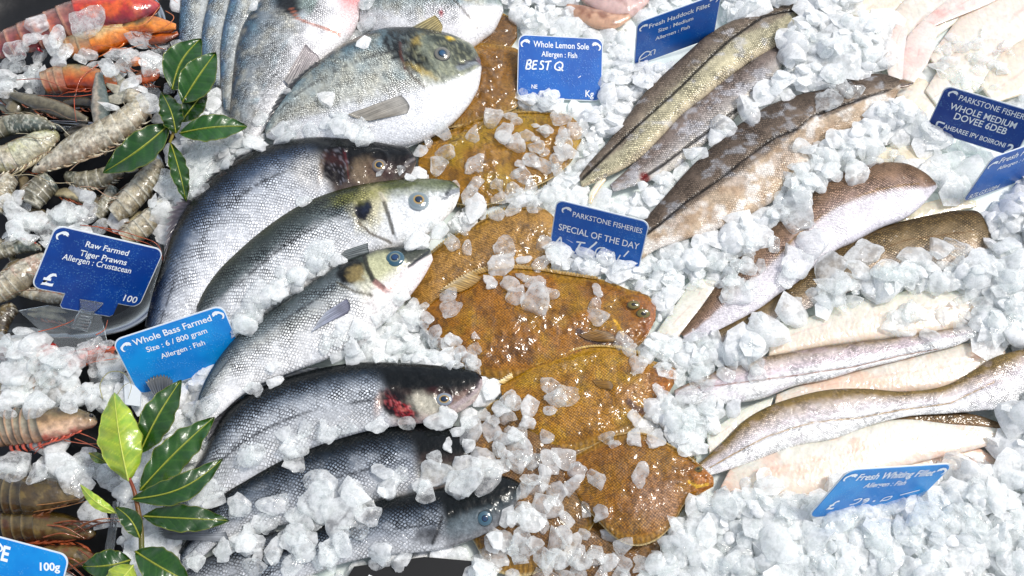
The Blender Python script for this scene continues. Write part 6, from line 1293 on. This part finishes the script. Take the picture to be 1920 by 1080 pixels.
# pass 3: the chips one can tell apart, each an object
random.seed(21)
CH = {
 ('ice_chip', 'ice chips on the lemon soles', 'tan tinted wet ice chip lying on or beside the brown lemon soles'): [
 (826,243,44,-8),(804,264,26),(787,282,26),(837,284,42),(822,307,48,60),(886,254,30),(925,214,38),(960,217,36),(945,243,40),(966,270,44,-60),(985,254,26),(888,311,48,-15),(1003,276,40),(1028,241,34),(1045,223,36),(1053,260,42),(1075,247,40),(974,307,34),(985,334,44,-75),(964,326,24),(1022,313,50),(1042,317,38),(1057,284,46),(933,346,34),(960,356,40),(931,373,38),(890,348,44),(882,367,44,-50),(995,367,34),(1026,367,40,60),(999,387,48,-55),(964,391,40),(925,400,36),(882,412,44,85),(900,394,36),(855,412,36),(863,429,40),(820,433,40,75),(781,455,50,5),(849,455,46),(874,464,34),(946,468,46,5),(937,494,52,5),(979,488,36),(1022,453,34),(1013,492,44),(1038,472,38),(1009,531,50,8),(981,521,34),(1034,550,48,15),(1003,570,52,15),(968,554,50),(921,531,40),(952,534,38),(838,554,34),(839,581,40,60),(799,593,36),(773,601,40),(762,569,30),(1118,542,34),(1119,570,26),(1125,597,36,-55),(855,344,30),
 (890,633,22),(893,652,28),(884,677,28),(1027,722,44,80),(1040,746,40),(1054,743,46,60),(1029,771,28),(1025,820,26),(1054,856,50,-30),(1037,876,40,-50),(1086,880,36,30),(1114,897,52,65),(1076,905,58,-50),(1150,833,30),(1187,824,46,-45),(1201,884,62,-55),(1229,824,52,-25),(1195,790,46),(1195,688,50,80),(1127,961,38,-70),(1099,961,40),(1140,1003,46,80),(1067,978,44),(1140,820,30),(1165,640,44,20),(1180,655,40)],
 ('ice_chip', 'ice chips between the dark bass and the soles', 'clear grey ice chip heaped between the dark bass heads and the soles'): [
 (920,724,44),(957,752,44,-65),(937,769,46),(907,775,34),(991,769,48),(988,790,38,60),(978,816,36),(937,820,52,45),(965,812,34),(927,790,34),(942,846,44),(967,871,50,50),(1003,861,40),(999,903,34),(1022,897,52,75),(1046,918,40),(1033,939,44),(982,952,34),(961,969,36),(995,973,50,60),(1020,990,30),(1063,1003,44,80),(1101,999,30),(1165,1025,44),(1118,1037,40),(1088,1050,52,80),(1046,1046,40),(1014,1050,50,60),(976,1029,56,-60),(927,1012,44),(935,1046,44),(905,1063,50),(1203,1058,44),(876,867,54,10),(905,871,44,30),(863,910,50,40),(901,905,48,60),(928,1009,40)],
 ('ice_chip', 'ice chips over the dark bass at the bottom', 'glassy grey ice chip lying over the dark bass near the bottom edge'): [
 (837,778,40),(763,795,30),(823,793,54),(874,791,40),(859,811,26),(839,835,40,-50),(879,838,34),(817,860,36),(754,887,30),(805,889,50),(790,911,44),(732,911,50),(661,924,52),(712,884,50),(799,929,52),(857,911,56),(723,929,26),(699,969,40),(674,964,34),(643,1027,56),(626,969,62,60),(590,951,60),(603,927,34),(552,867,50,85),(510,951,60),(466,1018,66,60),(443,947,48),(419,1031,46,30),(554,1000,50),(572,1031,60),(614,1044,50),(597,1062,30),(752,1051,58),(712,1038,50),(701,1058,46),(652,800,40),(612,813,50,45),(577,813,30),(541,822,34),(546,840,56,30),(474,853,52,20),(712,798,46),(394,920,56),(363,1053,40),(463,858,50),(396,939,50),(370,917,46),(444,954,50),(459,1017,56),(419,1032,44),(363,1054,40),(289,1017,50),(368,773,46),(330,800,44)],
 ('ice_chip', 'ice chips among the upper bass and bream', 'pale green white ice chip between the upper bass and the bream'): [
 (574,394,28),(601,473,56,-10),(591,497,44),(560,514,44),(629,486,36,50),(492,548,60,30),(523,545,46,50),(471,593,56,50),(447,610,40),(773,337,36),(715,337,20),(756,330,24),(821,438,40),(780,456,50),(452,609,50),(371,289,60,20),(396,284,44),(471,267,40),(429,304,26),(404,318,50),(373,331,50),(373,355,50),(462,282,40),(489,276,44),(529,260,50),(633,233,50),(663,247,50),(683,257,40),(557,250,34),(527,260,34),(493,223,40),(587,257,34),(473,267,44),(540,177,22),(475,17,30),(687,10,30),(693,45,40),(510,718,40),(520,700,34),(480,730,40),(693,655,46),(660,650,36),(668,668,50),(740,650,40)],
 ('ice_chip', 'ice chips over the prawns', 'white rounded ice chip lying on or among the prawns at the left'): [
 (75,44,44,60),(62,71,38),(33,95,44),(95,80,44),(107,64,50),(153,49,50,25),(111,111,50),(27,120,50),(5,131,34),(44,149,44),(51,124,32),(75,100,40),(124,98,30),(147,107,34),(171,102,36),(200,84,50),(233,98,56),(258,69,44),(200,129,50),(209,142,34),(247,155,60),(278,107,40),(300,84,40),(287,124,50),(324,73,30),(278,191,46,80),(302,220,44),(215,207,30),
 (33,377,44),(27,403,50),(63,417,60),(30,437,66),(110,397,50),(133,400,56),(167,370,44),(143,350,50,80),(167,403,56),(213,407,34),(317,367,40),(303,393,44),(290,383,30),(83,447,34),(47,447,50),(313,327,36),(324,364,36),(304,402,44),(287,382,26),
 (53,622,44),(48,653,66),(14,684,44),(115,670,48),(79,696,66,50),(24,703,66),(125,706,48),(135,723,40),(72,735,40),(24,749,56),(67,759,58,15),(14,773,36),(128,754,58),(154,744,48),(159,725,34),(173,756,30),(197,735,50),(209,706,50),(178,694,50),(205,679,60),(231,735,50),(253,742,30),(89,833,68,20),(106,853,60),(168,850,40),
 (107,869,64),(159,869,50),(22,869,64),(67,891,46),(141,898,72),(174,961,64),(193,891,40),(230,921,60),(281,939,40),(354,854,30),(348,761,30),(393,754,40)],
 ('ice_chip', 'ice chips over the fillets', 'white ice chip lying on or beside the fish fillets at the right'): [
 (1487,346,40),(1522,338,44),(1604,327,52,-10),(1557,319,44),(1534,358,28),(1491,377,60),(1485,416,60,80),(1452,455,40),(1522,451,66),(1413,451,48),(1390,498,60),(1503,498,70),(1557,494,62),(1475,521,60),(1627,470,66),(1612,505,60),(1662,505,60),(1724,482,70),(1763,463,60),(1798,467,60),(1884,463,50),(1697,509,56),(1557,537,66),(1573,560,56),(1433,603,46),(1382,552,60),(1682,603,70),(1720,587,60),(1578,160,50,80),(1555,190,50),(1600,175,40),(1240,740,44),(1265,782,44),(1290,800,60),(1330,770,40)],
 ('ice_chip', 'ice chips at the signs', 'bluish ice chip leaning against a blue sign'): [
 (980,168,34),(1062,385,10),(1062,446,44,70),(1084,462,26),(1106,476,50),(1142,470,48),(1135,482,50),(1036,476,38),(1060,494,30),(1100,498,40),(1165,498,50),(1590,960,50),(1640,948,60),(1680,944,66),(1025,190,34),(1000,186,36)],
}
tot = sum(len(v) for v in CH.values()); print('explicit chips', tot)
tabs = sorted(((c[2], k, c) for k, v in CH.items() for c in v), key=lambda t: -t[0])
keep = set(id(c) for _, _, c in tabs[:298]); first = True
CHIPS = []
def indiv(x, y, a, ang, key):
    w = P(x, y, .03); me, V = HI[random.randrange(NK)]; th = random.uniform(.75, 1.2); zt = a*.27*th
    z, tx, ty = put(w[0], w[1], a, None, zt, 50, 0); w = P(x, y, z); rz = -math.radians(ang) if ang is not None else random.uniform(0, 6.28)
    R = Matrix.Rotation(ty+random.gauss(0, .16), 4, 'Y')@Matrix.Rotation(tx+random.gauss(0, .16), 4, 'X')@Matrix.Rotation(rz, 4, 'Z')
    o = bpy.data.objects.new('ice_chip', me); link(o); o.matrix_basis = Matrix.Translation(Vector((float(w[0]), float(w[1]), z)))@R@Matrix.Diagonal((a, a*1.05, a*th, 1))
    if 'soles' in key[1] and 'between' not in key[1] or (key[1].startswith('ice chips between') and random.random() < .4): o.material_slots[0].link = 'OBJECT'; o.material_slots[0].material = M['iceclear']
    o['category'] = 'ice chip'; o['group'] = key[1]; CHIPS.append((o, x, y, a*3200, key))
for key, lst in CH.items():
    for c in lst:
        x, y, s = c[:3]; ang = c[3] if len(c) > 3 else None; a = s*random.uniform(.95, 1.08)/1600/2*(float(np.linalg.norm(P(x, y)-CAM))/1.167)
        if id(c) in keep: indiv(x, y, a, ang, key)
        else:
            w = P(x, y, .025); stuff_chip(w[0], w[1], a, 50, .2, 0, 2 if 'soles' in key[1] else 1)
LM = [('raised eyes of the largest sole',1198,580),('middle of the largest sole',1010,600),('tail end of the largest sole',840,600),('head of the yellow finned sole',1240,712),('back of the yellow finned sole',1060,740),('orange head of the bottom sole',1318,900),('back of the bottom sole',1150,890),('folded belly of the bottom sole',1220,970),
 ('snout of the olive sea bass',862,358),('snout of the top sea bass',778,300),('mouth of the white sea bass',808,478),('pectoral fin of the white sea bass',620,590),('bloody gill of the fourth bass',750,768),('eye of the fourth bass',833,749),('belly of the fourth bass',620,800),('eye of the lowest bass',909,972),('back of the lowest bass',740,960),('black tray corner',884,1060),
 ('head of the sole under the bream',1060,250),('back of the sole under the bream',900,300),('lemon sole sign',1050,125),('special of the day sign',1120,440),('pale sole left of the special sign',940,470),('whole bass sign',320,650),('raw tiger prawns sign',180,500),('pale upright bay leaf',222,820),('lowest horizontal bay leaf',350,975),('upper bay sprig stem',325,245),('hanging leaf of the upper sprig',335,330),
 ('big red prawn',160,35),('orange and cream prawn',210,70),('amber brown prawn',150,150),('upright blue grey prawn head',188,190),('large frosted raw prawn',190,260),('left edge above the dark sign',30,400),('clear plate under the sign',120,620),('red prawn feelers below the plate',160,670),('banded tiger prawn',90,795),('dark brown prawn at the bottom left',70,925),
 ('tail of the big bream',505,245),('belly of the big bream',700,270),('gap between the second and third bass',560,510),('twisted tail of the widest haddock',1650,165),('belly of the widest haddock',1480,340),('upper pollock fillet',1600,370),('lower pollock fillet',1740,440),('silver tail of the upper pollock',1440,540),('straight silver whiting',1500,690),('tail of the long whiting',1320,880),('light blue whiting sign',1660,910),('gap under the three soles heads',1000,1000),('heap left of the yellow sole',950,790),('tail of the dark bass row',420,980)]
by = {}
for c in CHIPS:
    d = sorted((math.hypot(c[1]-x, c[2]-y), n, x, y) for n, x, y in LM)[0]; by.setdefault(d[1], []).append((d[0], c, d[2], d[3]))
ORD = ['nearest', 'second nearest', 'third nearest', 'fourth nearest', 'fifth nearest', 'sixth nearest', 'seventh nearest', 'eighth nearest', 'ninth nearest', 'tenth nearest', 'eleventh nearest', 'twelfth nearest', 'thirteenth nearest', 'fourteenth nearest', 'fifteenth nearest', 'sixteenth nearest', 'seventeenth nearest', 'eighteenth nearest']
for n, l in by.items():
    l.sort(key=lambda t: t[0])
    for k, (d_, c, lx, ly) in enumerate(l):
        sz = 'small' if c[3] < 36 else ('large' if c[3] > 54 else 'medium'); tone = 'tan tinted' if 'soles' in c[4][1] and 'between' not in c[4][1] else ('clear grey' if 'dark bass' in c[4][1] else 'whitish')
        c[0]['label'] = '%s %s ice chip, %s to the %s' % (sz, tone, ORD[min(k, len(ORD)-1)], n)
for gname, word_ in (('tangled brown prawn legs', 'thin brown prawn leg'), ('broken prawn shells in the gaps', 'broken grey prawn shell'), ('loose prawn whiskers over the shells', 'fine curved prawn whisker')):
    by = {}
    for o in sc.objects:
        if o.get('group') == gname:
            v = [np.array(c.matrix_basis@Vector(p_.co)) for c in o.children[:1] for p_ in c.data.vertices]; m_ = np.mean(v, 0)+np.array(o.location); px, py = pix(m_)
            d = sorted((math.hypot(px-x, py-y), n) for n, x, y in LM)[0]; by.setdefault(d[1], []).append((d[0], o))
    for n, l in by.items():
        for k, (_, o) in enumerate(sorted(l, key=lambda t: t[0])): o['label'] = '%s, %s to the %s' % (word_, ORD[min(k, len(ORD)-1)], n)
V = np.concatenate(SV); Fc = np.concatenate(SF); R_ = np.concatenate(SR); print('stuff chips', len(SV), 'tris', len(Fc))
me = bpy.data.meshes.new('crushed_ice'); me.vertices.add(len(V)); me.vertices.foreach_set('co', V.ravel()); me.loops.add(len(Fc)*3); me.loops.foreach_set('vertex_index', Fc.ravel())
me.polygons.add(len(Fc)); me.polygons.foreach_set('loop_start', np.arange(len(Fc))*3); me.polygons.foreach_set('loop_total', np.full(len(Fc), 3)); me.update(calc_edges=True)
me.polygons.foreach_set('use_smooth', np.ones(len(Fc), bool)); at = me.attributes.new('rnd', 'FLOAT', 'POINT'); at.data.foreach_set('value', R_); me.materials.append(M['icebed']); me.materials.append(M['ice']); me.materials.append(M['iceclear']); me.polygons.foreach_set('material_index', np.concatenate(SM).astype(np.int32)); me.set_sharp_from_angle(angle=math.radians(55))
o = bpy.data.objects.new('crushed_ice', me); link(o); o['kind'] = 'stuff'; o['label'] = 'bed of crushed white ice under and between the fish'
for o in sc.objects:
    if '_org' in o: del o['_org']
